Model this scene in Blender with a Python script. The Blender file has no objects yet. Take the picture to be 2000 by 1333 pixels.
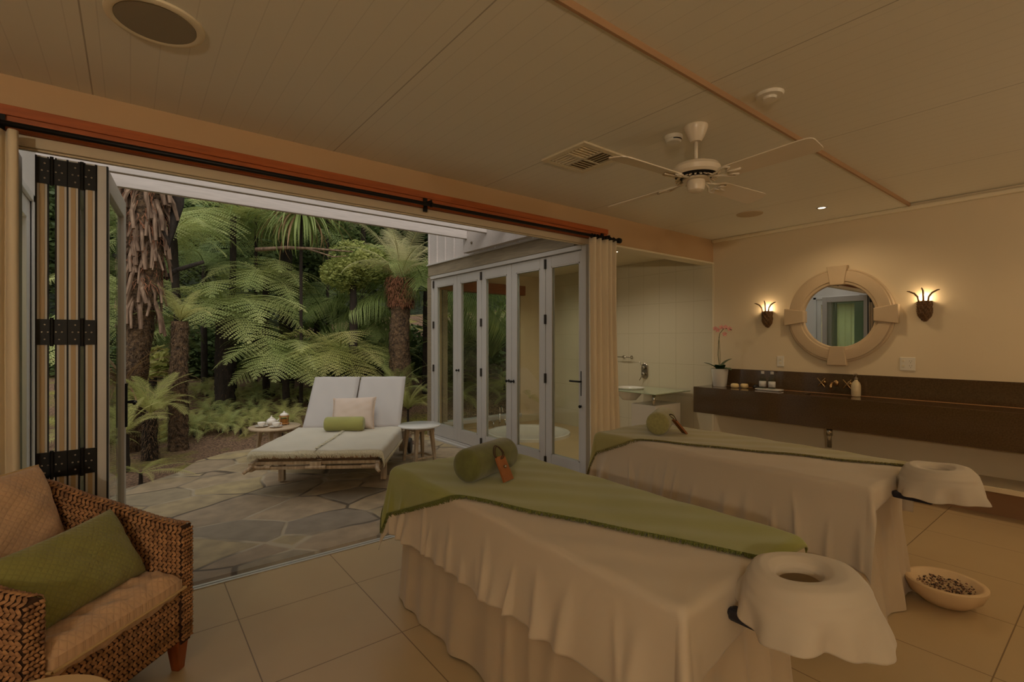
import bpy, math, random
import numpy as np
from mathutils import Vector, Matrix
sc = bpy.context.scene
PI = math.pi
# ------------------------------------------------------------------ camera
H = 1.4; FPX = 955.3; YC = 665.0; AZ = math.radians(52.05)
FX, FY = math.cos(AZ), math.sin(AZ); RX, RY = FY, -FX
cd = bpy.data.cameras.new('camera'); cam = bpy.data.objects.new('camera', cd)
sc.collection.objects.link(cam); sc.camera = cam
cd.sensor_width = 36; cd.lens = 36*FPX/2000; cd.shift_y = -0.00075; cd.clip_start = .05; cd.clip_end = 200
cam.location = (0, 0, H); cam.rotation_euler = (PI/2, 0, AZ-PI/2)
# ------------------------------------------------------------------ exposure
vs = sc.view_settings
vs.view_transform = 'Standard'; vs.look = 'None'; vs.gamma = 1; vs.use_curve_mapping = False
vs.exposure = 0.0
# ------------------------------------------------------------------ overcast sky (brighter towards the zenith)
w = bpy.data.worlds.new('overcast_sky'); sc.world = w; w.use_nodes = True
nt = w.node_tree; nt.nodes.clear()
tc = nt.nodes.new('ShaderNodeTexCoord'); sp = nt.nodes.new('ShaderNodeSeparateXYZ')
rp = nt.nodes.new('ShaderNodeValToRGB'); bg = nt.nodes.new('ShaderNodeBackground'); wo = nt.nodes.new('ShaderNodeOutputWorld')
nt.links.new(tc.outputs['Generated'], sp.inputs[0]); nt.links.new(sp.outputs[2], rp.inputs[0])
rp.color_ramp.elements[0].color = (.42, .405, .385, 1); rp.color_ramp.elements[1].color = (1, .955, .91, 1)
nt.links.new(rp.outputs[0], bg.inputs[0]); nt.links.new(bg.outputs[0], wo.inputs[0])
bg.inputs[1].default_value = 0.86
# soft sun behind the cloud
sl = bpy.data.lights.new('veiled_sun', 'SUN'); so = bpy.data.objects.new('veiled_sun', sl); sc.collection.objects.link(so)
sl.energy = 2.1; sl.angle = math.radians(50); sl.color = (1, .94, .86); so.rotation_euler = (math.radians(46), 0, math.radians(-18))
# large area lights: none; the lamps are in their builders
LAMPK = .95
sc.cycles.use_denoising = True
sc.cycles.max_bounces = 8; sc.cycles.diffuse_bounces = 5; sc.cycles.transparent_max_bounces = 24
sc.cycles.glossy_bounces = 4; sc.cycles.sample_clamp_indirect = 3.0
# ------------------------------------------------------------------ pixel -> place helpers (photo frame 2000 x 1333)
def ray(px, py):
    r = (px-1000)/FPX; s = (YC-py)/FPX
    return FX+r*RX, FY+r*RY, s
def onZ(px, py, z=0.):
    x, y, s = ray(px, py); d = (z-H)/s; return Vector((x*d, y*d, z))
def onX(px, py, X):
    x, y, s = ray(px, py); d = X/x; return Vector((X, y*d, H+s*d))
def onY(px, py, Y):
    x, y, s = ray(px, py); d = Y/y; return Vector((x*d, Y, H+s*d))
def atD(px, py, d):
    x, y, s = ray(px, py); return Vector((x*d, y*d, H+s*d))
# ------------------------------------------------------------------ materials
def lin(c):
    return tuple(((v/255)/12.92 if v/255 <= .04045 else ((v/255+.055)/1.055)**2.4) for v in c)+(1,)
MATS = {}
class NB:
    def __init__(s, name):
        s.m = bpy.data.materials.new(name); s.m.use_nodes = True; s.t = s.m.node_tree
        s.p = s.t.nodes['Principled BSDF']; s.o = s.t.nodes['Material Output']; s._c = None
    def n(s, typ, **kw):
        x = s.t.nodes.new('ShaderNode'+typ)
        for k, v in kw.items():
            setattr(x, k, v)
        return x
    def l(s, a, b): s.t.links.new(a, b)
    def co(s):
        if s._c is None: s._c = s.n('TexCoord').outputs['Object']
        return s._c
    def math(s, op, a, b=None, c=None):
        x = s.n('Math', operation=op)
        for i, v in enumerate((a, b, c)):
            if v is None: continue
            if isinstance(v, (int, float)): x.inputs[i].default_value = v
            else: s.l(v, x.inputs[i])
        return x.outputs[0]
    def noise(s, scale, detail=3, vec=None, rough=.5):
        x = s.n('TexNoise'); x.inputs['Scale'].default_value = scale; x.inputs['Detail'].default_value = detail
        x.inputs['Roughness'].default_value = rough
        s.l(vec if vec is not None else s.co(), x.inputs['Vector']); return x.outputs[0]
    def mix(s, f, a, b, blend='MIX'):
        x = s.n('Mix', data_type='RGBA', blend_type=blend)
        for i, v in ((0, f), (6, a), (7, b)):
            if isinstance(v, (int, float)): x.inputs[i].default_value = v
            elif isinstance(v, tuple): x.inputs[i].default_value = v
            else: s.l(v, x.inputs[i])
        return x.outputs[2]
    def ramp(s, f, stops):
        x = s.n('ValToRGB'); e = x.color_ramp.elements
        while len(e) < len(stops): e.new(.5)
        for k, (p, c) in enumerate(stops): e[k].position = p; e[k].color = c
        s.l(f, x.inputs[0]); return x.outputs[0]
    def bump(s, h, strength=.3, dist=.01):
        x = s.n('Bump'); x.inputs['Strength'].default_value = strength; x.inputs['Distance'].default_value = dist
        s.l(h, x.inputs['Height']); s.l(x.outputs[0], s.p.inputs['Normal'])
    def lines(s, axis, period, off, width):
        """1 on a joint line, 0 elsewhere"""
        sx = s.n('SeparateXYZ'); s.l(s.co(), sx.inputs[0])
        f = s.math('FRACT', s.math('DIVIDE', s.math('SUBTRACT', sx.outputs[axis], off-period*.5+period*100*-1), period))
        d = s.math('ABSOLUTE', s.math('SUBTRACT', f, .5))
        return s.math('LESS_THAN', d, width/period/2)
def mat(name, c, rough=.6, metal=0., noise=None, bump=None, spec=.5, sheen=0., c2=None, stretch=None, coat=0.):
    if name in MATS: return MATS[name]
    b = NB(name); p = b.p
    p.inputs['Base Color'].default_value = lin(c); p.inputs['Roughness'].default_value = rough
    p.inputs['Metallic'].default_value = metal; p.inputs['Specular IOR Level'].default_value = spec
    if sheen: p.inputs['Sheen Weight'].default_value = sheen
    if coat: p.inputs['Coat Weight'].default_value = coat; p.inputs['Coat Roughness'].default_value = .1
    vec = None
    if stretch:
        mp = b.n('Mapping'); mp.inputs['Scale'].default_value = stretch; b.l(b.co(), mp.inputs[0]); vec = mp.outputs[0]
    if noise:
        f = b.noise(noise[0], 5, vec)
        k = noise[1]; cc = lin(c)
        d2 = lin(c2) if c2 else tuple(v*(1-k) for v in cc[:3])+(1,)
        b.l(b.ramp(f, [(.3, d2), (.68, cc)]), p.inputs['Base Color'])
    if bump:
        b.bump(b.noise(bump[0], 4, vec), bump[1], bump[2] if len(bump) > 2 else .01)
    MATS[name] = b.m; return b.m
def emit(name, col, st):
    b = NB(name); b.p.inputs['Base Color'].default_value = (0, 0, 0, 1)
    b.p.inputs['Emission Color'].default_value = col; b.p.inputs['Emission Strength'].default_value = st
    MATS[name] = b.m; return b.m
def glassmat(name, tint=(1, 1, 1, 1), ior=1.35):
    b = NB(name); t = b.n('BsdfTransparent'); t.inputs[0].default_value = tint
    g = b.n('BsdfGlossy'); g.inputs['Roughness'].default_value = .0; fr = b.n('Fresnel'); fr.inputs[0].default_value = ior
    mx = b.n('MixShader'); geo = b.n('NewGeometry'); b.l(b.math('MULTIPLY', fr.outputs[0], b.math('SUBTRACT', 1., geo.outputs['Backfacing'])), mx.inputs[0]); b.l(t.outputs[0], mx.inputs[1]); b.l(g.outputs[0], mx.inputs[2])
    b.l(mx.outputs[0], b.o.inputs[0]); b.t.nodes.remove(b.p); return b.m
def leafmat(name, c, c2, scale=1.2, trans=.25, rough=.55):
    b = NB(name); f = b.noise(scale, 3)
    col = b.ramp(f, [(.35, lin(c2)), (.65, lin(c))])
    b.l(col, b.p.inputs['Base Color']); b.p.inputs['Roughness'].default_value = rough; b.p.inputs['Specular IOR Level'].default_value = .25
    tr = b.n('BsdfTranslucent'); b.l(col, tr.inputs[0]); mx = b.n('MixShader'); mx.inputs[0].default_value = trans
    b.l(b.p.outputs[0], mx.inputs[1]); b.l(tr.outputs[0], mx.inputs[2]); b.l(mx.outputs[0], b.o.inputs[0])
    return b.m
# ------------------------------------------------------------------ mesh helpers
class MB:
    def __init__(s): s.v = []; s.f = []
    def add(s, vs_, fs):
        o = len(s.v); s.v += [tuple(p) for p in vs_]; s.f += [tuple(i+o for i in q) for q in fs]; return s
    def box(s, c, d, rz=0., M=None):
        x, y, z = d[0]/2, d[1]/2, d[2]/2
        P = [Vector((a*x, b*y, e*z)) for a in (-1, 1) for b in (-1, 1) for e in (-1, 1)]
        R = M if M is not None else Matrix.Rotation(rz, 3, 'Z')
        P = [R @ p+Vector(c) for p in P]
        return s.add(P, [(0, 1, 3, 2), (4, 6, 7, 5), (0, 4, 5, 1), (2, 3, 7, 6), (0, 2, 6, 4), (1, 5, 7, 3)])
    def b2(s, x0, x1, y0, y1, z0, z1):
        return s.box(((x0+x1)/2, (y0+y1)/2, (z0+z1)/2), (abs(x1-x0), abs(y1-y0), abs(z1-z0)))
    def tube(s, pts, r, seg=10, cap=True):
        pts = [Vector(p) for p in pts]; n = len(pts)
        rr = r if isinstance(r, (list, tuple)) else [r]*n
        T = [(pts[min(i+1, n-1)]-pts[max(i-1, 0)]).normalized() for i in range(n)]
        u = T[0].orthogonal().normalized(); V = []
        for i in range(n):
            u = (u-T[i]*u.dot(T[i])).normalized(); w_ = T[i].cross(u)
            for k in range(seg):
                a = 2*PI*k/seg; V.append(pts[i]+(u*math.cos(a)+w_*math.sin(a))*rr[i])
        F = [(i*seg+k, i*seg+(k+1) % seg, (i+1)*seg+(k+1) % seg, (i+1)*seg+k) for i in range(n-1) for k in range(seg)]
        if cap: F += [tuple(range(seg))[::-1], tuple((n-1)*seg+k for k in range(seg))]
        return s.add(V, F)
    def lathe(s, prof, c=(0, 0, 0), seg=32, M=None, sx=1, sy=1):
        V = []; n = len(prof); c = Vector(c)
        for r, z in prof:
            for k in range(seg):
                a = 2*PI*k/seg; p = Vector((r*math.cos(a)*sx, r*math.sin(a)*sy, z)); V.append((M @ p if M is not None else p)+c)
        F = [(i*seg+k, i*seg+(k+1) % seg, (i+1)*seg+(k+1) % seg, (i+1)*seg+k) for i in range(n-1) for k in range(seg)]
        F += [tuple(range(seg))[::-1], tuple((n-1)*seg+k for k in range(seg))]
        return s.add(V, F)
    def grid(s, fn, nu, nv, closed=False):
        V = [fn(i/(nu if closed else nu-1), j/(nv-1)) for j in range(nv) for i in range(nu)]
        F = []
        for j in range(nv-1):
            for i in range(nu if closed else nu-1):
                i2 = (i+1) % nu; F.append((j*nu+i, j*nu+i2, (j+1)*nu+i2, (j+1)*nu+i))
        return s.add(V, F)
    def prism(s, poly, z0, z1):
        n = len(poly); V = [(x, y, z0) for x, y in poly]+[(x, y, z1) for x, y in poly]
        F = [tuple(range(n))[::-1], tuple(range(n, 2*n))]+[(i, (i+1) % n, n+(i+1) % n, n+i) for i in range(n)]
        return s.add(V, F)
    def build(s, name, m, parent=None, smooth=False, bevel=0., seg=2, sub=0, solid=0., auto=None):
        me = bpy.data.meshes.new(name); me.from_pydata([tuple(p) for p in s.v], [], s.f); me.update()
        o = bpy.data.objects.new(name, me); sc.collection.objects.link(o)
        if m: me.materials.append(m)
        if smooth or auto:
            me.polygons.foreach_set('use_smooth', [True]*len(me.polygons))
            if auto: me.set_sharp_from_angle(angle=math.radians(auto))
        if parent is not None: o.parent = parent
        if bevel:
            md = o.modifiers.new('bevel', 'BEVEL'); md.width = bevel; md.segments = seg; md.limit_method = 'ANGLE'; md.angle_limit = math.radians(40)
        if sub:
            md = o.modifiers.new('sub', 'SUBSURF'); md.levels = sub; md.render_levels = sub
        if solid:
            md = o.modifiers.new('solid', 'SOLIDIFY'); md.thickness = solid; md.offset = -1
        return o
def tag(o, label=None, cat=None, group=None, kind=None):
    if label: o['label'] = label
    if cat: o['category'] = cat
    if group: o['group'] = group
    if kind: o['kind'] = kind
    return o
def empty(name, loc=(0, 0, 0), rz=0., label=None, cat=None, group=None):
    o = bpy.data.objects.new(name, None); sc.collection.objects.link(o); o.location = loc; o.rotation_euler = (0, 0, rz)
    o.empty_display_size = .05
    return tag(o, label, cat, group)
def struct(o): o['kind'] = 'structure'; return o
def copy_tree(o, loc=None, rz=None, label=None, parent=None):
    c = o.copy(); sc.collection.objects.link(c)
    if parent is not None: c.parent = parent
    if loc is not None: c.location = loc
    if rz is not None: c.rotation_euler = (0, 0, rz)
    if label: c['label'] = label
    for ch in [k for k in bpy.data.objects if k.parent == o]:
        copy_tree(ch, parent=c)
    return c
def box(name, x0, x1, y0, y1, z0, z1, m, parent=None, bevel=0.):
    return MB().b2(x0, x1, y0, y1, z0, z1).build(name, m, parent, bevel=bevel)
def smooth(a, b, x):
    t = min(1., max(0., (x-a)/(b-a))); return t*t*(3-2*t)
# ------------------------------------------------------------------ shared materials
M_wall = mat('cream_paint', (216, 198, 164), .7, noise=(1.5, .03), bump=(180, .03, .002))
M_trimw = mat('cream_trim', (222, 208, 176), .5)
M_white = mat('white_painted_timber', (186, 182, 176), .45, noise=(3, .05))
M_whitew = mat('weathered_white_board', (190, 181, 174), .7, noise=(6, .16), stretch=(1, 12, 12), bump=(60, .1, .002))
M_black = mat('black_iron', (11, 9, 7), .5, spec=.25)
M_glass = glassmat('door_glass', (.93, .96, .93, 1), 1.5)
M_glassb = glassmat('bottle_glass', (.9, .93, .9, 1), 1.3)
M_chrome = mat('chrome', (200, 195, 185), .15, metal=1.)
M_nickel = mat('brushed_nickel', (165, 155, 138), .3, metal=1.)
M_cer = mat('white_ceramic', (225, 220, 210), .2, coat=.3)
M_plastic = mat('white_plastic', (222, 214, 196), .4)
M_teak = mat('weathered_teak', (184, 164, 136), .65, noise=(5, .35), stretch=(8, 8, 1), c2=(136, 114, 88))
# ceiling boards
b = NB('ceiling_boards'); ln = b.lines(0, .1, .0, .004); ln2 = b.lines(0, 1.2, 1.05, .006)
ln = b.math('MAXIMUM', b.math('MULTIPLY', ln, .25), b.math('MULTIPLY', ln2, .9))
cb = b.mix(b.math('MULTIPLY', b.noise(.8), .15), lin((224, 218, 200)), lin((216, 206, 184)))
b.l(b.mix(b.math('MULTIPLY', ln, .6), cb, lin((110, 92, 66))), b.p.inputs['Base Color']); b.p.inputs['Roughness'].default_value = .55
b.bump(b.math('SUBTRACT', 1., ln), .5, .003); M_ceil = b.m
# floor tiles
b = NB('floor_tiles'); ln = b.math('MAXIMUM', b.lines(0, .6, .426, .005), b.lines(1, .6, 2.773, .005))
sn = b.n('VectorMath', operation='SNAP'); ad = b.n('VectorMath', operation='SUBTRACT'); ad.inputs[1].default_value = (.426, 2.773, 0)
b.l(b.co(), ad.inputs[0]); b.l(ad.outputs[0], sn.inputs[0]); sn.inputs[1].default_value = (.6, .6, 10)
wn = b.n('TexWhiteNoise'); b.l(sn.outputs[0], wn.inputs[0])
base = b.mix(b.math('MULTIPLY', wn.outputs[0], .35), lin((186, 164, 126)), lin((176, 152, 114)))
base = b.mix(b.math('MULTIPLY', b.noise(5, 5), .35), base, lin((164, 138, 102)))
b.l(b.mix(ln, base, lin((118, 96, 66))), b.p.inputs['Base Color'])
b.p.inputs['Roughness'].default_value = .34; b.p.inputs['Specular IOR Level'].default_value = .45
b.bump(b.math('SUBTRACT', 1., ln), .4, .002); M_floor = b.m
# flagstones
b = NB('flagstones'); nz = b.n('TexNoise'); nz.inputs['Scale'].default_value = 1.6; b.l(b.co(), nz.inputs['Vector'])
va = b.n('VectorMath', operation='MULTIPLY_ADD'); b.l(nz.outputs[1], va.inputs[0]); va.inputs[1].default_value = (.16, .16, 0); b.l(b.co(), va.inputs[2])
mp = b.n('Mapping'); mp.inputs['Scale'].default_value = (1.0, 1.35, 0); mp.inputs['Rotation'].default_value = (0, 0, .5); b.l(va.outputs[0], mp.inputs[0])
vo = b.n('TexVoronoi', feature='DISTANCE_TO_EDGE'); vo.inputs['Scale'].default_value = 1.55; b.l(mp.outputs[0], vo.inputs['Vector']); vo.inputs['Randomness'].default_value = .85
vc = b.n('TexVoronoi', feature='F1'); vc.inputs['Scale'].default_value = 1.55; b.l(mp.outputs[0], vc.inputs['Vector']); vc.inputs['Randomness'].default_value = .85
sv = b.n('SeparateXYZ'); b.l(vc.outputs['Color'], sv.inputs[0])
st = b.ramp(sv.outputs[0], [(0, lin((150, 132, 108))), (.4, lin((170, 150, 120))), (.7, lin((174, 156, 114))), (1, lin((140, 128, 110)))])
st = b.mix(b.ramp(b.noise(7, 6), [(.35, (0, 0, 0, 1)), (.7, (1, 1, 1, 1))]), st, b.mix(.5, st, lin((104, 94, 78))))
jt = b.ramp(vo.outputs['Distance'], [(.014, (1, 1, 1, 1)), (.026, (0, 0, 0, 1))])
jc = b.ramp(b.noise(1.7, 2), [(.42, lin((170, 156, 130))), (.55, lin((92, 80, 64)))])
b.l(b.mix(jt, st, jc), b.p.inputs['Base Color']); b.p.inputs['Roughness'].default_value = .7
hh = b.math('ADD', b.math('MULTIPLY', b.noise(9, 5), .5), b.ramp(vo.outputs['Distance'], [(.01, (0, 0, 0, 1)), (.04, (1, 1, 1, 1))]))
b.bump(hh, .6, .01); M_flag = b.m
# bathroom tiles on the wall (plane X const) : lines over Y and Z
b = NB('wall_tiles'); ln = b.math('MAXIMUM', b.lines(1, .26, 3.258, .004), b.lines(2, .408, .27, .004))
b.l(b.mix(ln, lin((206, 196, 168)), lin((182, 170, 140))), b.p.inputs['Base Color']); b.p.inputs['Roughness'].default_value = .25
b.bump(b.math('SUBTRACT', 1., ln), .5, .002); M_tile = b.m
M_orange = mat('oiled_timber', (170, 88, 40), .45, noise=(4, .3), stretch=(1, 14, 14), spec=.4)
M_stone = mat('dark_granite', (88, 68, 46), .10, noise=(90, .35), spec=.7)
M_lint = mat('weathered_timber', (150, 136, 112), .75, noise=(5, .3), stretch=(12, 1, 12), bump=(40, .2, .003))
M_soil = mat('bark_mulch', (92, 72, 54), .95, noise=(38, .6), bump=(55, 1., .03), c2=(36, 26, 18))
M_moss = mat('moss', (100, 98, 42), .95, noise=(14, .5), bump=(70, 1., .02))
def MLin(name, c, c2): return mat(name, c, .9, noise=(4, .1), c2=c2, bump=(420, .25, .001), sheen=.2)
M_sheet = mat('cream_cotton', (192, 178, 156), .85, noise=(2, .04), bump=(500, .12, .001), sheen=.15)
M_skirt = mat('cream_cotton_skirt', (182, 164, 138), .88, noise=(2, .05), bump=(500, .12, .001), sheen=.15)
M_green = mat('olive_wool', (140, 142, 68), .95, noise=(3, .12), bump=(260, .35, .002), sheen=.3)
M_fringe = mat('olive_wool_fringe', (96, 100, 42), .95)
M_tan = mat('tan_leather', (150, 90, 42), .6, noise=(20, .3))
# ------------------------------------------------------------------ room shell
XL, XR, YB, YA = -2.6, 5.70, -2.3, 3.25
X0 = -.42; XW = 3.47         # opening left jamb, bathroom wing glass plane
ZH = 2.28
struct(box('floor', XL, XR+.1, YB, YA, -.1, 0, M_floor))
struct(box('floor_bathroom', XW-.05, XR, YA, 6.5, -.1, 0, mat('bathroom_floor_tiles', (186, 160, 118), .35, noise=(3, .08))))
c_ = MB().b2(XL, XR, 1.31, YA, 2.64, 2.75); c_.b2(XL, XR, YB, 1.31, 2.665, 2.75)
struct(c_.build('ceiling', M_ceil))
struct(box('trim_ceiling_step', XL, XR-.03, 1.295, 1.309, 2.634, 2.668, mat('ceiling_batten', (168, 132, 96), .6)))  # shade on the step face is put into its colour
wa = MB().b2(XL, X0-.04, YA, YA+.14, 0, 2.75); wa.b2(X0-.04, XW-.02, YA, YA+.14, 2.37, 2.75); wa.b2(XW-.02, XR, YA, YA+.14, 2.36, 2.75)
struct(wa.build('wall_north', mat('header_paint', (184, 152, 112), .7, bump=(180, .03, .002))))  # wall paint darkened to imitate the shade on the backlit header
struct(MB().b2(XR, XR+.12, YB, YA, 0, 2.75).build('wall_east', M_wall))
struct(MB().b2(XR+.002, XR+.12, YA, 6.6, 0, 2.75).build('wall_east_bathroom', M_tile))
struct(box('wall_south', XL, XR, YB-.12, YB, 0, 2.75, M_wall))
struct(box('wall_west', XL-.12, XL, YB, YA, 0, 2.75, mat('brown_wall', (120, 90, 58), .7)))  # unseen wall coloured dark to cut light bouncing onto the tables
struct(box('trim_cornice_east', XR-.045, XR, YB, YA, 2.60, 2.64, M_trimw, bevel=.012))
struct(box('trim_corner_tile', XR-.004, XR+.003, YA-.012, YA+.012, 0, 2.36, M_trimw))
# wooden pelmet board above the opening, two steps
t = MB().b2(XL+.02, 3.70, YA-.03, YA, 2.372, 2.487); t.b2(XL+.02, 3.70, YA-.045, YA-.03, 2.44, 2.487)
t.b2(XL+.02, 3.70, YA-.04, YA-.03, 2.372, 2.385)
struct(t.build('trim_1', M_orange, bevel=.003))
# painted head casing under it, with door track
t = MB().b2(X0-.1, XW, YA-.012, YA+.05, 2.318, 2.370).b2(X0-.1, XW, YA+.05, YA+.13, 2.335, 2.37).b2(X0-.1, XW, YA+.005, YA+.03, 2.308, 2.318)
struct(t.build('trim_2', mat('head_casing_paint', (188, 172, 144), .5), bevel=.003))
struct(box('trim_header_edge', XW, XR, YA-.01, YA+.15, 2.345, 2.365, M_trimw, bevel=.004))
t = MB().b2(X0-.10, X0, YA-.02, YA+.13, 0, ZH+.02)
struct(t.build('trim_3', M_white, bevel=.004))
# threshold channel of the folding doors
t = MB().b2(X0, XW-.03, YA-.005, YA+.012, -.02, .006).b2(X0, XW-.03, YA+.03, YA+.05, -.02, .004)
struct(t.build('trim_threshold', mat('threshold_metal', (205, 202, 195), .35, metal=.6)))
# ------------------------------------------------------------------ bathroom wing
# corner post beside the curtain
struct(box('trim_corner_post', XW-.04, XW+.10, YA+.0, YA+.06, 0, 2.36, M_white, bevel=.004))
YD = [onX(p, 600, XW)[1] for p in (849.7, 895, 942.6, 1001.5, 1068, 1148)]
def knob(parent, p, d=-1, mt=None):
    mb_ = MB(); R = Matrix.Rotation(d*PI/2, 3, 'Y')
    mb_.lathe([(.004, 0), (.018, .002), (.018, .006), (.007, .01), (.007, .03), (.014, .034), (.016, .042), (.01, .05), (.001, .052)], p, 14, R)
    return mb_.build('knob', mt or M_black, parent, smooth=True)
def hinge(mb_, x, y, z, h=.1):
    mb_.box((x-.012, y, z), (.012, .026, h)); mb_.tube([(x-.022, y, z-h/2), (x-.022, y, z+h/2)], .009, 8)
lab = ['timber framed glass door leaf farthest from the room, next to the far corner of the bathroom wing',
       'second glass door leaf from the far corner of the bathroom wing, paired with the far one',
       'middle one of the five glass door leaves of the bathroom wing',
       'glass door leaf showing the white sunken bath, hinged to the wide leaf with the lever',
       'wide glass door leaf with black lever handle beside the long curtain']
for i in range(5):
    y1, y0 = YD[i], YD[i+1]; y1 -= .004; y0 += .004; W = y1-y0
    dr = empty('door_%d' % (i+1), (XW, (y0+y1)/2, 0)); struct(dr); tag(dr, lab[i])
    z0, z1 = .045, 2.275; sw = .085; f = MB()
    f.b2(-.02, .02, -W/2, -W/2+sw, z0, z1).b2(-.02, .02, W/2-sw, W/2, z0, z1).b2(-.02, .02, -W/2+sw, W/2-sw, z1-.11, z1).b2(-.02, .02, -W/2+sw, W/2-sw, z0, z0+.16)
    f.build('door_frame', M_white, dr, bevel=.004)
    bd = MB(); a0, a1, c0, c1 = -W/2+sw, W/2-sw, z0+.16, z1-.11
    for s_ in (-.016, .016):
        bd.b2(s_-.003, s_+.003, a0, a0+.012, c0, c1).b2(s_-.003, s_+.003, a1-.012, a1, c0, c1).b2(s_-.003, s_+.003, a0, a1, c0, c0+.012).b2(s_-.003, s_+.003, a0, a1, c1-.012, c1)
    bd.build('glazing_bead', M_white, dr)
    MB().b2(-.004, .004, a0, a1, c0, c1).build('glass_pane', M_glass, dr)
    if i in (0, 2, 4):
        hm = MB()
        yy = W/2 if i else W/2+.0
        for z in (.13, 1.0, 1.62, 2.2): hinge(hm, -.012, yy, z)
        hm.build('hinge', mat('grey_hinge', (70, 66, 60), .4, metal=.7), dr)
    if i == 1: knob(dr, (-.02, W/2-.045, 1.0))
    if i == 2: knob(dr, (-.02, -W/2+.04, .93))
    if i == 3: knob(dr, (-.02, W/2-.04, .93))
    if i == 4:
        y = -W/2+.045; hp = MB().b2(-.03, -.02, y-.018, y+.018, .86, 1.10)
        hp.tube([(-.02, y, 1.0), (-.06, y, 1.0), (-.066, y+.01, 1.0), (-.068, y+.13, 1.0)], .009, 10)
        hp.build('door_handle', M_black, dr, bevel=.002)
        knob(dr, (-.02, y, .76))
t = MB().b2(XW-.03, XW+.03, YA+.06, YD[0]+.05, 0, .04).b2(XW-.07, XW+.03, YA+.06, YD[0]+.05, -.06, .012)
struct(t.build('trim_door_sill', M_white, bevel=.003))
t = MB().b2(XW-.045, XW+.03, YA+.06, YD[0]+.06, 2.28, 2.325).b2(XW-.03, XW+.05, YD[0]+.002, YD[0]+.06, 0, 2.3)
struct(t.build('trim_door_head', M_white, bevel=.004))
struct(box('trim_lintel', XW-.05, XW+.06, YA+.15, YD[0]+.12, 2.326, 2.475, M_lint, bevel=.004))
struct(box('trim_lintel_cap', XW-.075, XW+.06, YA+.15, YD[0]+.12, 2.475, 2.495, M_white, bevel=.003))
# corner timbers and vertical cladding
t = MB().b2(XW-.02, XW+.10, YD[0]+.06, YD[0]+.20, -.05, 2.32); struct(t.build('trim_wing_corner', M_lint, bevel=.004))
cl = MB(); y = YD[0]+.2
cl.b2(XW+.01, XW+.06, YA+.15, y, 2.49, 3.5)
while y > YA+.3: cl.b2(XW-.008, XW+.01, y-.03, y, 2.495, 3.5); y -= .235
struct(cl.build('wall_wing_cladding', M_whitew, bevel=.002))
struct(box('wall_wing_end', XW+.1, XR+.1, 6.5, 6.62, -.1, .12, M_tile))
e = MB().b2(XW+.1, 3.72, 6.5, 6.62, .12, 3.5).b2(5.22, XR+.1, 6.5, 6.62, .12, 3.5).b2(3.72, 5.22, 6.5, 6.62, 2.32, 3.5)
struct(e.build('wall_north_bathroom', M_wall))
struct(box('ceiling_bathroom', XW+.06, XR, YA+.15, 6.5, 2.50, 2.56, M_trimw))
wi = empty('window_1', (0, 0, 0)); struct(wi)
f = MB().b2(3.72, 3.80, 6.46, 6.60, .12, 2.32).b2(5.14, 5.22, 6.46, 6.60, .12, 2.32)
f.build('window_jamb', M_lint, wi, bevel=.004)
MB().b2(3.62, 5.30, 6.42, 6.60, 2.16, 2.32).build('window_head', mat('red_timber', (150, 92, 54), .5, noise=(5, .2), stretch=(1, 10, 10)), wi, bevel=.004)
MB().b2(3.72, 5.22, 6.42, 6.6, .10, .16).build('window_sill', M_white, wi, bevel=.004)
MB().b2(3.80, 5.14, 6.53, 6.536, .16, 2.16).build('window_glass', M_glass, wi)
# ------------------------------------------------------------------ left wing
XG = -.50
lw = MB().b2(XG-.1, XG, 4.36, 4.60, -.05, 2.65).b2(XG-.1, XG, YA+.14, 4.36, 2.30, 2.65).b2(XG-.1, XG, YA+.14, YA+.30, -.05, 2.3)
struct(lw.build('wall_left_wing', mat('white_plaster', (232, 228, 222), .8, bump=(60, .3, .004))))
struct(box('floor_left_wing', XG-2.5, XG-.02, YA+.14, 4.6, -.1, 0.0, M_floor))
struct(MB().b2(XG-2.6, XG-2.5, YA+.14, 4.6, -.1, 2.6).b2(XG-2.6, XG-.1, 4.5, 4.6, -.1, 2.6).b2(XG-2.6, XG-.1, YA+.14, 4.6, 2.5, 2.6).build('wall_left_room', M_wall))
dr = empty('door_6', (XG-.04, 3.96, 0)); struct(dr)
f = MB(); W = .80; sw = .09; z0, z1 = .02, 2.29
f.b2(-.025, .03, -W/2, -W/2+sw, z0, z1).b2(-.025, .03, W/2-sw, W/2, z0, z1).b2(-.025, .03, -W/2+sw, W/2-sw, z1-.12, z1).b2(-.025, .03, -W/2+sw, W/2-sw, z0, z0+.18)
f.build('door_frame', mat('bright_white_timber', (230, 228, 222), .45), dr, bevel=.004); MB().b2(-.004, .004, -W/2+sw, W/2-sw, z0+.18, z1-.12).build('glass_pane', M_glass, dr)
f = MB().b2(.03, .05, -W/2-.06, -W/2+.0, 0, 2.34).b2(.03, .05, W/2, W/2+.06, 0, 2.34).b2(.03, .05, -W/2-.06, W/2+.06, 2.29, 2.34)
f.build('door_casing', MATS['bright_white_timber'], dr, bevel=.004)
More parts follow.
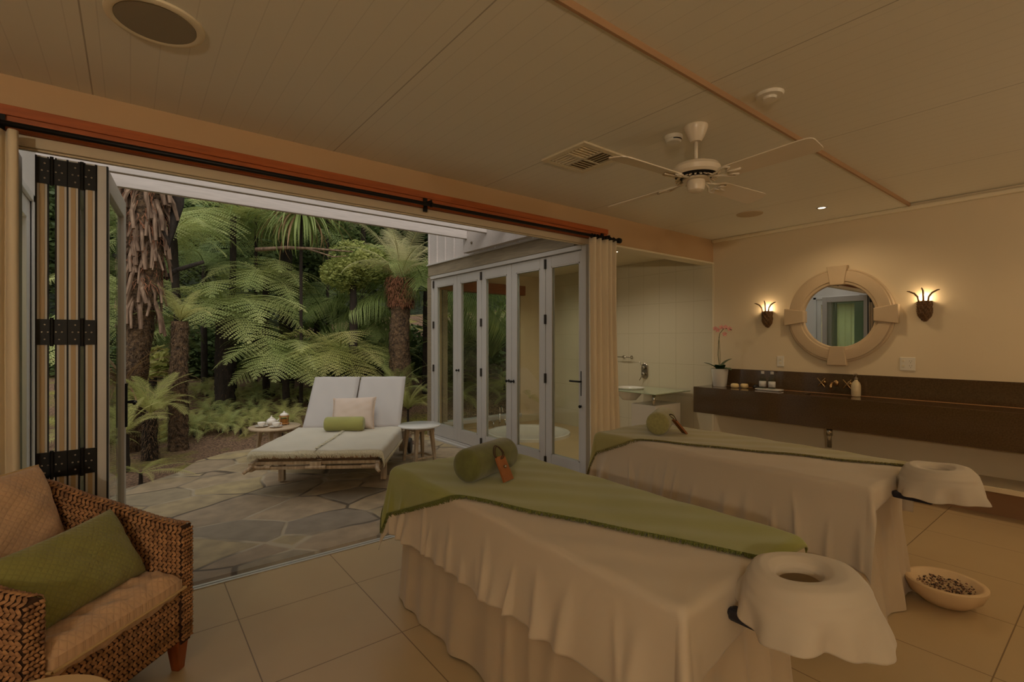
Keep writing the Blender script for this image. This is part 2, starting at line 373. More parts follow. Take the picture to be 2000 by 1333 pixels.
# ------------------------------------------------------------------ pergola
def boardx(name, x0, x1, y, z0, z1, th, parent): return MB().b2(x0, x1, y-th/2, y+th/2, z0, z1).build(name, M_whitew, parent, bevel=.004)
pg = empty('pergola', (0, 0, 0), label='white timber pergola with parallel rafters over the stone patio', cat='pergola')
for y in (5.18, 4.75, 4.32, 3.89): boardx('rafter', -1.3, 3.31, y, 2.665, 2.86, .05, pg)
MB().b2(3.31, 3.39, YA+.25, 5.25, 2.50, 2.80).build('ledger_beam', M_whitew, pg, bevel=.004)
R = Matrix.Rotation(-PI/2, 3, 'Y')
for y, z in ((5.05, 2.60), (4.55, 2.70), (4.0, 2.60), (3.7, 2.70)): MB().lathe([(.018, 0), (.018, .004), (.010, .005), (.010, .016), (.001, .018)], (3.31, y, z), 10, R).build('bolt', M_nickel, pg)
MB().b2(-1.35, -1.27, YA+.2, 5.25, 2.665, 2.86).build('end_beam', M_whitew, pg, bevel=.004)
# ------------------------------------------------------------------ folding door stack at the left jamb
def leaf_panel(px, ang, W, label, hand=False, hinges=None):
    """door leaf standing out from the opening; local +Y runs along the leaf"""
    T = .042
    r = empty('folding_door', (px, YA+.03, 0), ang, label=label, cat='folding door', group='folded glass door leaves at the left jamb')
    z0, z1 = .02, 2.298; sw = .085; f = MB()
    f.b2(-T/2, T/2, 0, sw, z0, z1).b2(-T/2, T/2, W-sw, W, z0, z1).b2(-T/2, T/2, sw, W-sw, z1-.11, z1).b2(-T/2, T/2, sw, W-sw, z0, z0+.16)
    f.build('door_frame', M_white, r, bevel=.003)
    MB().b2(-.004, .004, sw, W-sw, z0+.16, z1-.11).build('glass_pane', M_glass, r)
    g = MB()
    for s_ in (-T/2-.0005, T/2+.0005): g.b2(s_-.0035, s_+.0035, -.001, .02, z0, z1)
    g.build('weather_seal', mat('black_rubber', (16, 13, 10), .7), r)
    MB().b2(-T/2+.012, T/2-.012, -.003, .0, z0+.02, z1-.02).build('edge_strip', mat('pale_edge_timber', (166, 142, 106), .6), r) if not hand else None
    if hand:
        hp = MB().b2(T/2, T/2+.012, W-.065, W-.03, .84, 1.12)
        hp.tube([(T/2, W-.045, 1.0), (T/2+.05, W-.045, 1.0), (T/2+.055, W-.06, 1.0), (T/2+.057, W-.17, 1.0)], .009, 10)
        hp.build('door_handle', M_black, r, bevel=.002)
    return r
def edge_x(px): return onY(px, 600, YA+.027)[0]
spec = [(82, .10, 'leftmost folded glass door leaf of the stack at the left jamb'),
        (120.5, .015, 'folded glass door leaf second from the left in the stack'),
        (143, .0, 'folded glass door leaf third from the left in the stack'),
        (176, -.035, 'rightmost folded glass door leaf of the hinged stack')]
leaves = [leaf_panel(edge_x(p), a, .74, l) for p, a, l in spec]
leaf_panel(edge_x(199), -.09, .80, 'glass door leaf with black lever handle standing open beside the stack', True)
def hinge_plate(xa, xb, root, z, drop):
    """one wide black hinge plate pair with screws, spanning two leaf edges"""
    y = YA+.022; m_ = MB(); xm = (xa+xb)/2
    m_.box((xm, y, z), (xb-xa+.046, .006, .125))
    m_.tube([(xm, y-.008, z-.07), (xm, y-.008, z+.07)], .0075, 10)
    for v in m_.v: pass
    o = m_.build('hinge', M_black, None)
    s_ = MB(); R = Matrix.Rotation(PI/2, 3, 'X')
    for sx in (-1, 1):
        for k, dz in enumerate((-.045, .0, .045)):
            for dx in ((.014,) if k == 1 else (.026,)) + ((.036,) if k == 1 else ()):
                s_.lathe([(.0042, 0), (.0042, .001), (.002, .002)], (xm+sx*dx, y-.003, z+dz*.8), 8, R)
    q = s_.build('screw', mat('steel_screw', (150, 140, 125), .35, metal=.9), o)
    o.parent = root; o.matrix_parent_inverse = root.matrix_basis.inverted()
    return o
bpy.context.view_layer.update()
for z in (2.225, 1.44, .79):
    hinge_plate(edge_x(84), edge_x(119), leaves[0], z, 0)
    hinge_plate(edge_x(145), edge_x(176), leaves[2], z, 0)
# ------------------------------------------------------------------ curtains and rod
M_curt = mat('linen_curtain', (214, 198, 168), .9, noise=(2, .06), bump=(400, .15, .001), sheen=.2)
def curtain(x0, x1, y, z0, z1, n, amp, label, seed=1, wide=1.0, m=M_curt, nm='curtain', rot=False, group=None, flare=0.):
    rnd = random.Random(seed); ph = [rnd.uniform(0, 6.28) for _ in range(6)]; A = [rnd.uniform(.6, 1.2) for _ in range(n*2+4)]
    def fn(u, v):
        t_ = v; uu = u+.006*math.sin(7*v+ph[0])*(v)
        x = x0+(x1-x0)*u+.035*(x1-x0)*math.sin(2*PI*u+ph[3])+.02*(x1-x0)*math.sin(6*PI*u+ph[4]); x = x+flare*v*v*(u)
        k = u*n; a = A[int(k*2)]*(1-(k*2-int(k*2)))+A[int(k*2)+1]*(k*2-int(k*2))
        d = amp*a*(math.sin(2*PI*k)+.25*math.sin(4*PI*k+ph[1]+v*2))*(1-.25*v)+.012*math.sin(3*v+ph[2]+5*u)*v
        z = z1+(z0-z1)*v
        return (x, y+d, z) if not rot else (y+d, x, z)
    o = MB().grid(fn, n*14, 40).build(nm, m, None, smooth=True, solid=.0025)
    return tag(o, label, 'curtain', group)
YR = 3.12
curtain(3.36, 3.71, YR+.0, .012, 2.355, 5, .030, 'long cream curtain gathered beside the bathroom wing', 3, flare=.10)
curtain(-.86, -.385, YR, .012, 2.345, 7, .028, 'cream curtain hanging in front of the left door jamb', 5, flare=.01)
sh = NB('sheer_fabric'); sh.p.inputs['Base Color'].default_value = lin((225, 220, 205)); sh.p.inputs['Roughness'].default_value = .9
tl_ = sh.n('BsdfTranslucent'); tl_.inputs[0].default_value = lin((225, 220, 205)); ms_ = sh.n('MixShader'); sh.l(sh.p.outputs[0], ms_.inputs[1]); sh.l(tl_.outputs[0], ms_.inputs[2])
tr = sh.n('BsdfTransparent'); mx = sh.n('MixShader'); mx.inputs[0].default_value = .9; sh.l(tr.outputs[0], mx.inputs[1]); sh.l(ms_.outputs[0], mx.inputs[2]); sh.l(mx.outputs[0], sh.o.inputs[0])
curtain(3.60, 4.34, XG-.13, .02, 2.25, 8, .02, 'pale sheer curtain behind the left wing door, seen in the round mirror', 9, m=sh.m, rot=True)
rd = empty('curtain_rod', (0, 0, 0), label='long black iron curtain rod below the orange timber board', cat='curtain rod')
MB().tube([(-1.6, YR, 2.372), (3.73, YR, 2.372)], .013, 12).build('rod', M_black, rd, smooth=True)
fn_ = MB().tube([(3.73, YR, 2.372), (3.74, YR, 2.372), (3.745, YR, 2.372), (3.775, YR, 2.372), (3.78, YR, 2.372)], [.013, .022, .026, .026, .012], 12)
fn_.build('finial', M_black, rd, smooth=True)
for x in (3.62, 1.70, -.47, -1.5):
    m_ = MB().box((x, YA-.037, 2.39), (.03, .014, .10)).tube([(x, YA-.03, 2.40), (x, YR+.0, 2.40), (x, YR, 2.372)], .008, 8)
    m_.tube([(x-.006, YR, 2.372), (x+.006, YR, 2.372)], .019, 12); m_.build('bracket', M_black, rd)
def torus(c, R_, r_, nr=14, nt=6):
    V = [(c[0]+r_*math.sin(b_), c[1]+(R_+r_*math.cos(b_))*math.cos(a), c[2]+(R_+r_*math.cos(b_))*math.sin(a)) for a in [2*PI*i/nr for i in range(nr)] for b_ in [2*PI*j/nt for j in range(nt)]]
    return MB().add(V, [(i*nt+j, i*nt+(j+1) % nt, ((i+1) % nr)*nt+(j+1) % nt, ((i+1) % nr)*nt+j) for i in range(nr) for j in range(nt)])
for k in range(9):
    x = 3.37+k*.038
    if abs(x-3.62) > .018: torus((x, YR, 2.370), .019, .004).build('curtain_ring', M_black, rd, smooth=True)
# ------------------------------------------------------------------ ceiling fittings
ZC = 2.64
def speaker(c, r, label):
    s_ = empty('ceiling_speaker', (c[0], c[1], ZC), label=label, cat='speaker', group='round ceiling speakers')
    MB().lathe([(r*.80, -.001), (r*.82, -.010), (r*.90, -.014), (r*.99, -.008), (r, .0)], (0, 0, 0), 56).build('rim', M_trimw, s_, auto=40)
    MB().lathe([(.001, -.012), (r*.81, -.0105), (r*.81, -.002)], (0, 0, 0), 56).build('speaker_grille', mat('grille_cloth', (138, 128, 108), .8, bump=(900, .4, .001)), s_, auto=40)
speaker((.079, 2.35), .162, 'large round white rimmed speaker in the boarded ceiling near the opening')
sp2 = empty('ceiling_speaker', (4.786, 2.349, ZC), label='small plain round speaker in the ceiling near the corner', cat='speaker', group='round ceiling speakers')
MB().lathe([(.001, -.010), (.10, -.010), (.117, -.006), (.12, 0)], (0, 0, 0), 40).build('speaker_grille', mat('cream_grille', (190, 168, 132), .7), sp2, auto=40)
vt = empty('ceiling_vent', (2.421, 2.318, ZC), 0, label='square white air vent with four way louvres in the ceiling', cat='air vent')
S = .20; f = MB()
for a in range(4):
    R = Matrix.Rotation(a*PI/2, 3, 'Z'); f.box(R @ Vector((.02, S-.02, -.006)), (2*S-.04, .04, .012), M=R)
f.build('vent_frame', M_trimw, vt)
f = MB(); q = S-.04
for a in range(4):
    R = Matrix.Rotation(a*PI/2, 3, 'Z')
    for k in range(5):
        T_ = R @ Matrix.Rotation(.7, 3, 'X'); f.box(R @ Vector((q/2, .014+k*q/5+.006, -.004)), (q-.01, .026, .002), M=T_)
    f.box(R @ Vector((q/2, 0, -.004)), (q, .004, .02), M=R)
f.build('louvre', M_trimw, vt); MB().box((0, 0, -.002), (2*q, 2*q, .002)).build('vent_backing', mat('duct_interior', (130, 112, 84), .8), vt)  # backing colour stands in for the shade behind the louvres
dv = MB().lathe([(.001, -.040), (.040, -.040), (.046, -.034), (.047, -.026), (.052, -.022), (.053, 0)], (2.60, 1.74, ZC), 28)
o = dv.build('smoke_detector', M_plastic, None, auto=35); tag(o, 'white smoke detector on the ceiling beside the fan mount', 'smoke detector')
MB().add([(2.60+r_*math.cos(a), 1.74+r_*math.sin(a), ZC+z) for r_, z in ((.048, -.030), (.050, -.024)) for a in [PI+.6+k*.18 for k in range(10)]], [(k, k+1, 11+k, 10+k) for k in range(9)]).build('slot', M_black, o)
dv = MB().lathe([(.001, -.028), (.030, -.028), (.034, -.016), (.062, -.014), (.066, -.006), (.068, 0)], (2.59, 1.168, 2.665), 28)
o = dv.build('smoke_detector', M_plastic, None, auto=35); tag(o, 'flat white smoke alarm on the higher ceiling near the batten', 'smoke detector')
# downlights: one in view, the others are unseen lamps added to brighten the room
M_lampw = emit('lamp_glow', (1, .80, .55, 1), 6.)
def downlight(x, y, z, label, first, power, col=(1, .72, .42)):
    d_ = empty('downlight', (x, y, z), label=label, cat='downlight', group='recessed ceiling downlights')
    MB().lathe([(.030, -.001), (.032, -.004), (.044, -.005), (.047, 0)], (0, 0, 0), 28).build('rim', M_white, d_, auto=40)
    MB().lathe([(.001, -.0015), (.030, -.0015), (.030, -.0005)], (0, 0, 0), 24).build('lamp', M_lampw, d_)
    l_ = bpy.data.lights.new('downlight_lamp', 'SPOT'); l_.energy = power*LAMPK; l_.color = col; l_.spot_size = math.radians(150); l_.spot_blend = 1.; l_.shadow_soft_size = .06
    lo = bpy.data.objects.new('downlight_lamp', l_); sc.collection.objects.link(lo); lo.parent = d_; lo.location = (0, 0, -.03)
downlight(5.097, 1.825, 2.64, 'small lit recessed downlight in the ceiling above the vanity', 1, 22)
for k, (x, y) in enumerate([(5.0, -.5), (3.9, -1.9), (.6, -1.0), (-1.4, -.4)]):
    downlight(x, y, 2.665, ['recessed downlight above the right end of the vanity, outside the view', 'recessed downlight near the south wall, outside the view',
                            'recessed downlight behind the viewer, outside the view', 'recessed downlight near the west window, outside the view'][k], 0, (36, 16, 12, 30)[k], (1, .66, .34) if k < 2 else (1, .76, .48))
for x, y, lb, pw in ((-1.9, -1.5, 'tall standing uplighter in the south west corner, outside the view', 150), (3.9, -1.9, 'tall standing uplighter near the south wall, outside the view', 34)):  # uplighters added out of view to brighten the ceiling
    fl_ = empty('floor_lamp', (x, y, 0), label=lb, cat='floor lamp', group='standing uplighters')
    MB().lathe([(.001, 0), (.14, 0), (.14, .02), (.02, .03), (.013, .06), (.013, 1.72), (.001, 1.72)], (0, 0, 0), 28).build('stand', M_nickel, fl_, auto=40)
    MB().lathe([(.013, 1.70), (.06, 1.71), (.15, 1.76), (.17, 1.80), (.165, 1.80), (.14, 1.765), (.05, 1.72), (.001, 1.72)], (0, 0, 0), 36).build('lamp_shade', M_nickel, fl_, auto=40)
    MB().lathe([(.001, 1.73), (.03, 1.74), (.03, 1.78), (.001, 1.80)], (0, 0, 0), 16).build('bulb', M_lampw, fl_)
    l_ = bpy.data.lights.new('uplighter_lamp', 'POINT'); l_.energy = pw; l_.color = (1, .86, .66); l_.shadow_soft_size = .08
    lo = bpy.data.objects.new('uplighter_lamp', l_); sc.collection.objects.link(lo); lo.parent = fl_; lo.location = (0, 0, 1.86)
for k, (x, y) in enumerate([(4.75, 4.0), (4.75, 5.4)]):  # unseen lamps added to brighten the bathroom
    downlight(x, y, 2.50, ['bathroom downlight nearer the wall taps, hidden by the header', 'bathroom downlight over the sunken bath, hidden by the header'][k], 0, 30, (1, .88, .70))
downlight(-1.4, 3.95, 2.50, 'recessed downlight in the room behind the left wing door, hidden from view', 0, 150, (1, .92, .8))  # unseen lamp added to brighten the curtain reflected in the mirror
# ceiling fan
CFX, CFY = 2.585, 1.58
fan = empty('ceiling_fan', (CFX, CFY, ZC), label='white four bladed ceiling fan on a short rod', cat='ceiling fan')
M_fan = mat('fan_enamel', (222, 208, 184), .35)
MB().lathe([(.066, 0), (.066, -.012), (.06, -.03), (.045, -.065), (.036, -.08), (.03, -.09)], (0, 0, 0), 32).build('canopy', M_fan, fan, auto=35)
MB().tube([(0, 0, -.085), (0, 0, -.215)], .0105, 12).build('rod', M_fan, fan, smooth=True)
MB().lathe([(.02, -.205), (.03, -.208), (.085, -.215), (.125, -.232), (.135, -.25), (.132, -.275), (.118, -.288)], (0, 0, 0), 40).build('motor_housing', M_fan, fan, auto=30)
f = MB()
for k in range(24):
    a = 2*PI*k/24; R = Matrix.Rotation(a, 3, 'Z'); f.box(R @ Vector((.096, 0, -.300)), (.045, .010, .006), M=R @ Matrix.Rotation(.5, 3, 'Y'))
f.lathe([(.07, -.306), (.075, -.304), (.075, -.312), (.07, -.314)], (0, 0, 0), 32); f.build('vent_ribs', M_fan, fan)
MB().lathe([(.118, -.286), (.112, -.292), (.066, -.304), (.045, -.304), (.045, -.322), (.001, -.322)], (0, 0, 0), 32).build('inner_hub', M_black, fan)
MB().lathe([(.048, -.315), (.05, -.322), (.05, -.352), (.045, -.372), (.03, -.382), (.001, -.384)], (0, 0, 0), 28).build('switch_cup', M_fan, fan, auto=35)
zb = -.318
tip = onZ(1590, 285, ZC+zb); a0 = math.atan2(tip[1]-CFY, tip[0]-CFX)
for k in range(4):
    a = a0+k*PI/2-.02
    R = Matrix.Rotation(a, 3, 'Z') @ Matrix.Rotation(math.radians(-13), 3, 'X')
    out = []
    for s_ in range(9): t_ = s_/8; out.append((.20+.40*t_, .056+.012*t_))
    cornr = [(.62+.04*math.sin(t_*PI/2), .068-.03*(1-math.cos(t_*PI/2))) for t_ in (.25, .5, .75, 1)]
    up = out+cornr; poly = up+[(x, -y) for x, y in reversed(up)]
    n = len(poly); V = [R @ Vector((x, y, 0)) for x, y in poly]+[R @ Vector((x, y, .006)) for x, y in poly]
    V = [v+Vector((0, 0, zb)) for v in V]
    bld = MB().add(V, [tuple(range(n))[::-1], tuple(range(n, 2*n))]+[(i, (i+1) % n, n+(i+1) % n, n+i) for i in range(n)]).build('blade', M_fan, fan)
    br = MB()
    for sy in (-1, 1):
        pts = [(.07, 0, .012), (.11, sy*.008, .006), (.15, sy*.022, .002), (.185, sy*.048, -.001), (.215, sy*.056, -.003), (.235, sy*.045, -.004), (.215, sy*.028, -.004), (.195, sy*.012, -.004), (.24, sy*.002, -.005), (.275, 0, -.005)]
        br.tube([R @ Vector(p)+Vector((0, 0, zb)) for p in pts], .0065, 8)
    br.build('blade_bracket', M_fan, fan, smooth=True)
# ------------------------------------------------------------------ vanity on the east wall
vn = empty('vanity_counter', (5.27, 3.25, .55), label='long floating dark stone vanity counter with upstand on the east wall', cat='counter')
cx0, cy1 = 5.27, 3.255; sk = (5.36, 5.58, 1.70, 2.10)
def vb(*a): return tuple(v-o_ for v, o_ in zip(a, (5.27, 5.27, 3.25, 3.25, .55, .55)))
c_ = MB().b2(*vb(cx0, 5.30, YB, cy1, .55, .85)).b2(*vb(5.30, XR-.001, 3.225, cy1, .55, .85)).b2(*vb(5.30, XR-.001, YB, 3.225, .55, .57))
c_.build('counter_front', M_stone, vn, bevel=.002)
c_ = MB().b2(*vb(5.30, sk[0], YB, 3.225, .83, .85)).b2(*vb(sk[1], XR-.001, YB, 3.225, .83, .85)).b2(*vb(sk[0], sk[1], YB, sk[2], .83, .85)).b2(*vb(sk[0], sk[1], sk[3], 3.225, .83, .85))
c_.build('counter_top', M_stone, vn)
MB().b2(*vb(XR-.025, XR-.001, YB, 3.25, .85, 1.058)).build('upstand', M_stone, vn, bevel=.002)
MB().b2(*vb(sk[0]-.005, sk[1]+.005, sk[2]-.005, sk[3]+.005, .73, .74)).b2(*vb(sk[0]-.01, sk[0], sk[2], sk[3], .74, .83)).b2(*vb(sk[1], sk[1]+.01, sk[2], sk[3], .74, .83)).b2(*vb(sk[0], sk[1], sk[2]-.01, sk[2], .74, .83)).b2(*vb(sk[0], sk[1], sk[3], sk[3]+.01, .74, .83)).build('basin', mat('bronze_basin', (150, 110, 70), .4), vn)
MB().b2(*vb(XR-.028, XR-.024, YB, 3.22, .850, .853)).build('joint_bead', mat('joint_bead', (190, 140, 84), .4), vn)
pp = MB().tube([(5.50-5.27, 1.90-3.25, .01), (5.50-5.27, 1.90-3.25, -.22)], .02, 14).tube([(5.50-5.27, 1.90-3.25, -.10), (5.50-5.27, 1.90-3.25, -.02)], .028, 14)
pp.tube([(5.50-5.27, 1.90-3.25, -.035), (5.57-5.27, 1.78-3.25, -.02), (5.69-5.27, 1.74-3.25, -.02)], .012, 10).build('waste_pipe', M_chrome, vn, smooth=True)
be = empty('wall_bench', (5.3, 0, 0), label='low cream bench shelf running along the east wall under the vanity', cat='bench')
MB().b2(0, .399, YB, 3.2, .215, .256).build('bench_top', mat('cream_lacquer', (214, 196, 162), .4), be, bevel=.003)
MB().b2(.16, .399, YB, 3.2, 0, .215).build('bench_base', mat('brown_plinth', (150, 112, 74), .6, noise=(3, .15)), be)
# taps
fs = empty('wall_tap_set', (XR-.025, 1.90, .962), label='brass toned wall taps with cross handles above the basin', cat='tap')
Rw = Matrix.Rotation(-PI/2, 3, 'Y'); fs.scale = (1.2, 1.0, 1.25)
MB().lathe([(.001, 0), (.026, 0), (.028, .004), (.022, .012), (.012, .016)], (0, 0, 0), 20, Rw).tube([(0, 0, 0), (-.06, 0, .004), (-.10, 0, .0), (-.12, 0, -.02), (-.124, 0, -.04)], .012, 12).build('spout', mat('warm_nickel', (196, 164, 116), .25, metal=1.), fs, smooth=True)
for sy in (-1, 1):
    y = sy*.115; hb = MB().lathe([(.001, 0), (.026, 0), (.028, .004), (.02, .012), (.011, .02), (.011, .05), (.001, .052)], (0, y, 0), 20, Rw)
    for k in range(2):
        a = PI/4+k*PI/2; v = Vector((0, math.cos(a), math.sin(a)))*.052; c0_ = Vector((-.05, y, 0)); hb.tube([c0_-v, c0_-v*.9, c0_+v*.9, c0_+v], [.004, .006, .006, .004], 8)
    hb.build('cross_handle', MATS['warm_nickel'], fs, smooth=True)
# mirror
mr = empty('round_mirror', (XR, 1.885, 1.650), label='round mirror in a heavy cream frame with four keystone blocks', cat='mirror')
Mf = mat('limed_frame', (190, 168, 136), .6, noise=(6, .06), bump=(60, .1, .002))
Rm = Matrix.Rotation(-PI/2, 3, 'Y')
MB().lathe([(.475, .001), (.478, .030), (.468, .038), (.455, .036), (.45, .046), (.40, .052), (.352, .048), (.345, .040), (.325, .036), (.318, .020), (.318, .001)], (0, 0, 0), 96, Rm).build('frame', Mf, mr, auto=35)
MB().lathe([(.001, .012), (.322, .012), (.322, .004)], (0, 0, 0), 96, Rm).build('mirror_glass', mat('silver_mirror', (235, 235, 230), .0, metal=1.), mr)
for k in range(4):
    a = k*PI/2; f = MB(); P = []
    for r_, wd in ((.312, .062), (.505, .092)):
        for s_ in (-1, 1): P.append((r_*math.cos(a)-s_*wd*math.sin(a), r_*math.sin(a)+s_*wd*math.cos(a)))
    P = [P[0], P[1], P[3], P[2]]
    f.add([(-.002, p[0], p[1]) for p in P]+[(-.066, p[0], p[1]) for p in P], [(0, 1, 2, 3), (7, 6, 5, 4), (0, 4, 5, 1), (1, 5, 6, 2), (2, 6, 7, 3), (3, 7, 4, 0)])
    f.build('keystone', Mf, mr, bevel=.006)
# sconces
M_bronze = mat('bronze_pinecone', (124, 92, 60), .55, metal=.35, noise=(60, .5), bump=(90, .8, .006))
def sconce(y, z, label):
    s_ = empty('wall_sconce', (XR, y, z), label=label, cat='wall lamp', group='pinecone wall sconces'); s_.scale = (1, .82, 1)
    b_ = MB()
    def fn(u, v):
        a = PI/2+u*PI; r_ = .066*math.sin(min(1, v*2.0+.12)*PI/2)*(1+.05*math.sin(18*u*PI/2+20*v)); zz = -.13+v*.185
        return (math.cos(a)*r_*1.15, math.sin(a)*r_, zz)
    b_.grid(fn, 25, 18); rnd = random.Random(3)
    for r_i in range(9):
        v = .08+r_i*.105
        for k in range(9):
            u = (k+.5*(r_i % 2)+.25)/9.5; x, yy, zz = fn(u, v); nrm = Vector((x, yy, 0)).normalized()
            b_.add([Vector((x, yy, zz))+nrm*.001+Vector((0, 0, -.008)), Vector((x, yy, zz))+nrm*.012+Vector((0, 0, .012)), Vector((x, yy, zz))+nrm.cross(Vector((0, 0, 1)))*.010+Vector((0, 0, .004)), Vector((x, yy, zz))-nrm.cross(Vector((0, 0, 1)))*.010+Vector((0, 0, .004))], [(0, 2, 1), (0, 1, 3), (0, 3, 2), (1, 2, 3)])
    b_.build('cone_cup', M_bronze, s_)
    for k, dy in enumerate((-.085, .0, .085)):
        pts = [(-.06, dy*.45, .045), (-.066, dy*.55, .09), (-.07, dy*.9, .125), (-.074, dy*1.4, .145), (-.074, dy*1.65+(.012 if k == 1 else 0), .15 if k != 1 else .175)]
        l_ = MB().tube(pts, [.010, .009, .008, .007, .004], 8)
        for i in range(4):
            for t_ in (0., .33, .66):
                p = Vector(pts[i]).lerp(Vector(pts[i+1]), t_); l_.tube([p+Vector((0, -.010, -.001)), p+Vector((0, .010, -.001))], .0018, 5)
        l_.build('leaf_spike', M_bronze, s_)
    MB().lathe([(.001, .02), (.022, .025), (.026, .045), (.018, .062), (.001, .066)], (-.035, 0, 0), 16).build('bulb', emit('bulb_glow', (1, .80, .55, 1), 1.4), s_)
    l_ = bpy.data.lights.new('sconce_lamp', 'POINT'); l_.energy = 1.3; l_.color = (1, .72, .42); l_.shadow_soft_size = .02
    lo = bpy.data.objects.new('sconce_lamp', l_); sc.collection.objects.link(lo); lo.parent = s_; lo.location = (-.035, 0, .085)
sconce(2.588, 1.672, 'pinecone shaped wall lamp nearer the white bathroom tiles, left of the mirror')
sconce(1.197, 1.700, 'pinecone shaped wall lamp on the plain wall side, right of the mirror')
# switches
p_ = box('light_switch', XR-.010, XR, 2.45-.037, 2.45+.037, 1.167-.058, 1.167+.058, M_plastic, bevel=.003); tag(p_, 'single white switch plate under the left sconce', 'light switch')
for z_ in (1.18, 1.14): MB().b2(XR-.014, XR-.0101, 2.45-.012, 2.45+.012, z_, z_+.02).build('rocker', M_trimw, p_, bevel=.001)
p_ = box('power_outlet', XR-.010, XR, 1.323-.058, 1.323+.058, 1.18-.062, 1.18+.062, M_plastic, bevel=.003); tag(p_, 'white double power outlet plate right of the mirror above the upstand', 'power outlet')
for z_ in (1.20, 1.15): MB().b2(XR-.014, XR-.0101, 1.345, 1.365, z_, z_+.02).build('rocker', M_trimw, p_, bevel=.001)
for zz in (1.21, 1.165):
    q_ = MB()
    for dy, dz in ((-.008, .006), (.008, .006), (0, -.010)): q_.box((XR-.0104, 1.30+dy, zz-.008+dz), (.001, .003, .007))
    q_.build('socket_hole', M_black, p_)
# ------------------------------------------------------------------ things on the vanity
ZT = .851
pt = empty('potted_orchid', (5.53, 3.07, ZT), label='pink orchid with one flower stem in a white pot on the counter end', cat='plant')
pt.scale = (1.34, 1.34, 1.34)
MB().lathe([(.001, 0), (.054, 0), (.057, .004), (.072, .150), (.075, .158), (.069, .158), (.064, .14), (.001, .138)], (0, 0, 0), 28).build('pot', M_cer, pt, auto=35)
MB().lathe([(.001, .139), (.063, .139), (.063, .143), (.001, .146)], (0, 0, 0), 20).build('soil', M_soil, pt)
M_orl = mat('orchid_leaf', (46, 74, 34), .35)
def bladeleaf(m_, base, az, L, W, up, droop, n=9, fold=.15):
    V = []; p = Vector(base); th = up; d = Vector((math.cos(az), math.sin(az), 0)); sd = Vector((-math.sin(az), math.cos(az), 0))
    for i in range(n):
        t = i/(n-1); w_ = W*math.sin(PI*min(1, t*.9+.1))**.7*.5 if t < .99 else .001
        nrm = d*(-math.sin(th))+Vector((0, 0, math.cos(th)))
        V += [p-sd*w_+nrm*w_*fold, p.copy(), p+sd*w_+nrm*w_*fold]
        p = p+(d*math.cos(th)+Vector((0, 0, math.sin(th))))*(L/(n-1)); th -= droop/(n-1)
    F = []
    for i in range(n-1):
        for k in range(2): F.append((i*3+k, i*3+k+1, i*3+k+4, i*3+k+3))
    m_.add(V, F)
for az, L, W, up, dr_ in ((-.9, .15, .11, 1.2, .9), (2.2, .15, .08, .7, .5), (-2.6, .14, .09, .9, 1.2), (.2, .12, .09, .6, 1.4), (-1.8, .13, .09, .5, 1.)):
    l_ = MB(); bladeleaf(l_, (0, 0, .14), az, L, W, up, dr_); l_.build('leaf', M_orl, pt, smooth=True, solid=.002)
stp = [(0, 0, .14), (-.01, .01, .28), (0, .01, .40), (.0, .0, .47), (.01, -.03, .51), (.02, -.07, .515), (.02, -.10, .50)]
MB().tube(stp, .0028, 7).tube([(.01, 0, .14), (.005, .0, .30), (0, .008, .44)], .002, 6).build('stem', mat('stem_green', (74, 80, 40), .5), pt, smooth=True)
M_pet = mat('pink_petal', (214, 150, 140), .6)
for (x, y, z) in [(.0, .02, .50), (.01, -.01, .525), (.015, -.045, .525), (.02, -.08, .51), (.02, -.035, .465), (.005, .045, .515)]:
    fl = MB(); d_ = Vector((-.8, -.5, .1)).normalized(); s1 = d_.cross(Vector((0, 0, 1))).normalized(); u1 = s1.cross(d_)
    for k in range(5):
        a = PI/2+k*2*PI/5; r1 = s1*math.cos(a)+u1*math.sin(a); r2 = d_.cross(r1); c0_ = Vector((x, y, z))
        fl.add([c0_, c0_+r1*.012+r2*.009+d_*.003, c0_+r1*.024, c0_+r1*.012-r2*.009+d_*.003], [(0, 1, 2, 3)])
    fl.tube([Vector((x, y, z)), Vector((x, y, z))+d_*.008], [.004, .002], 6); fl.build('flower', M_pet, pt)
for i, (x, y, lb) in enumerate([(5.50, 2.87, 'round cream soap nearer the orchid pot'), (5.56, 2.79, 'round cream soap nearer the bottles')]):
    o = MB().lathe([(.001, 0), (.034, .001), (.043, .010), (.045, .026), (.041, .042), (.030, .050), (.001, .052)], (x, y, ZT), 26).build('soap', mat('cream_soap', (222, 196, 140), .5), None, smooth=True)
    tag(o, lb, 'soap', 'soaps on the counter')
o = MB().lathe([(.001, 0), (.05, .002), (.060, .015), (.056, .032), (.035, .044), (.001, .046)], (5.61, 2.66, ZT), 24, None, 1, .9).build('stone_dish', mat('black_stone', (34, 28, 22), .35), None, smooth=True)
tag(o, 'low rounded black stone behind the soaps on the counter', 'stone')
o = MB().b2(5.46, 5.56, 2.36, 2.62, ZT+.006, ZT+.012).b2(5.46, 5.56, 2.36, 2.37, ZT+.012, ZT+.018).b2(5.46, 5.56, 2.61, 2.62, ZT+.012, ZT+.018).b2(5.46, 5.466, 2.37, 2.61, ZT+.012, ZT+.018).b2(5.554, 5.56, 2.37, 2.61, ZT+.012, ZT+.018).b2(5.47, 5.55, 2.38, 2.60, ZT, ZT+.006).build('tray', M_cer, None, bevel=.001)
tag(o, 'small rectangular cream tray under the two water bottles', 'tray')
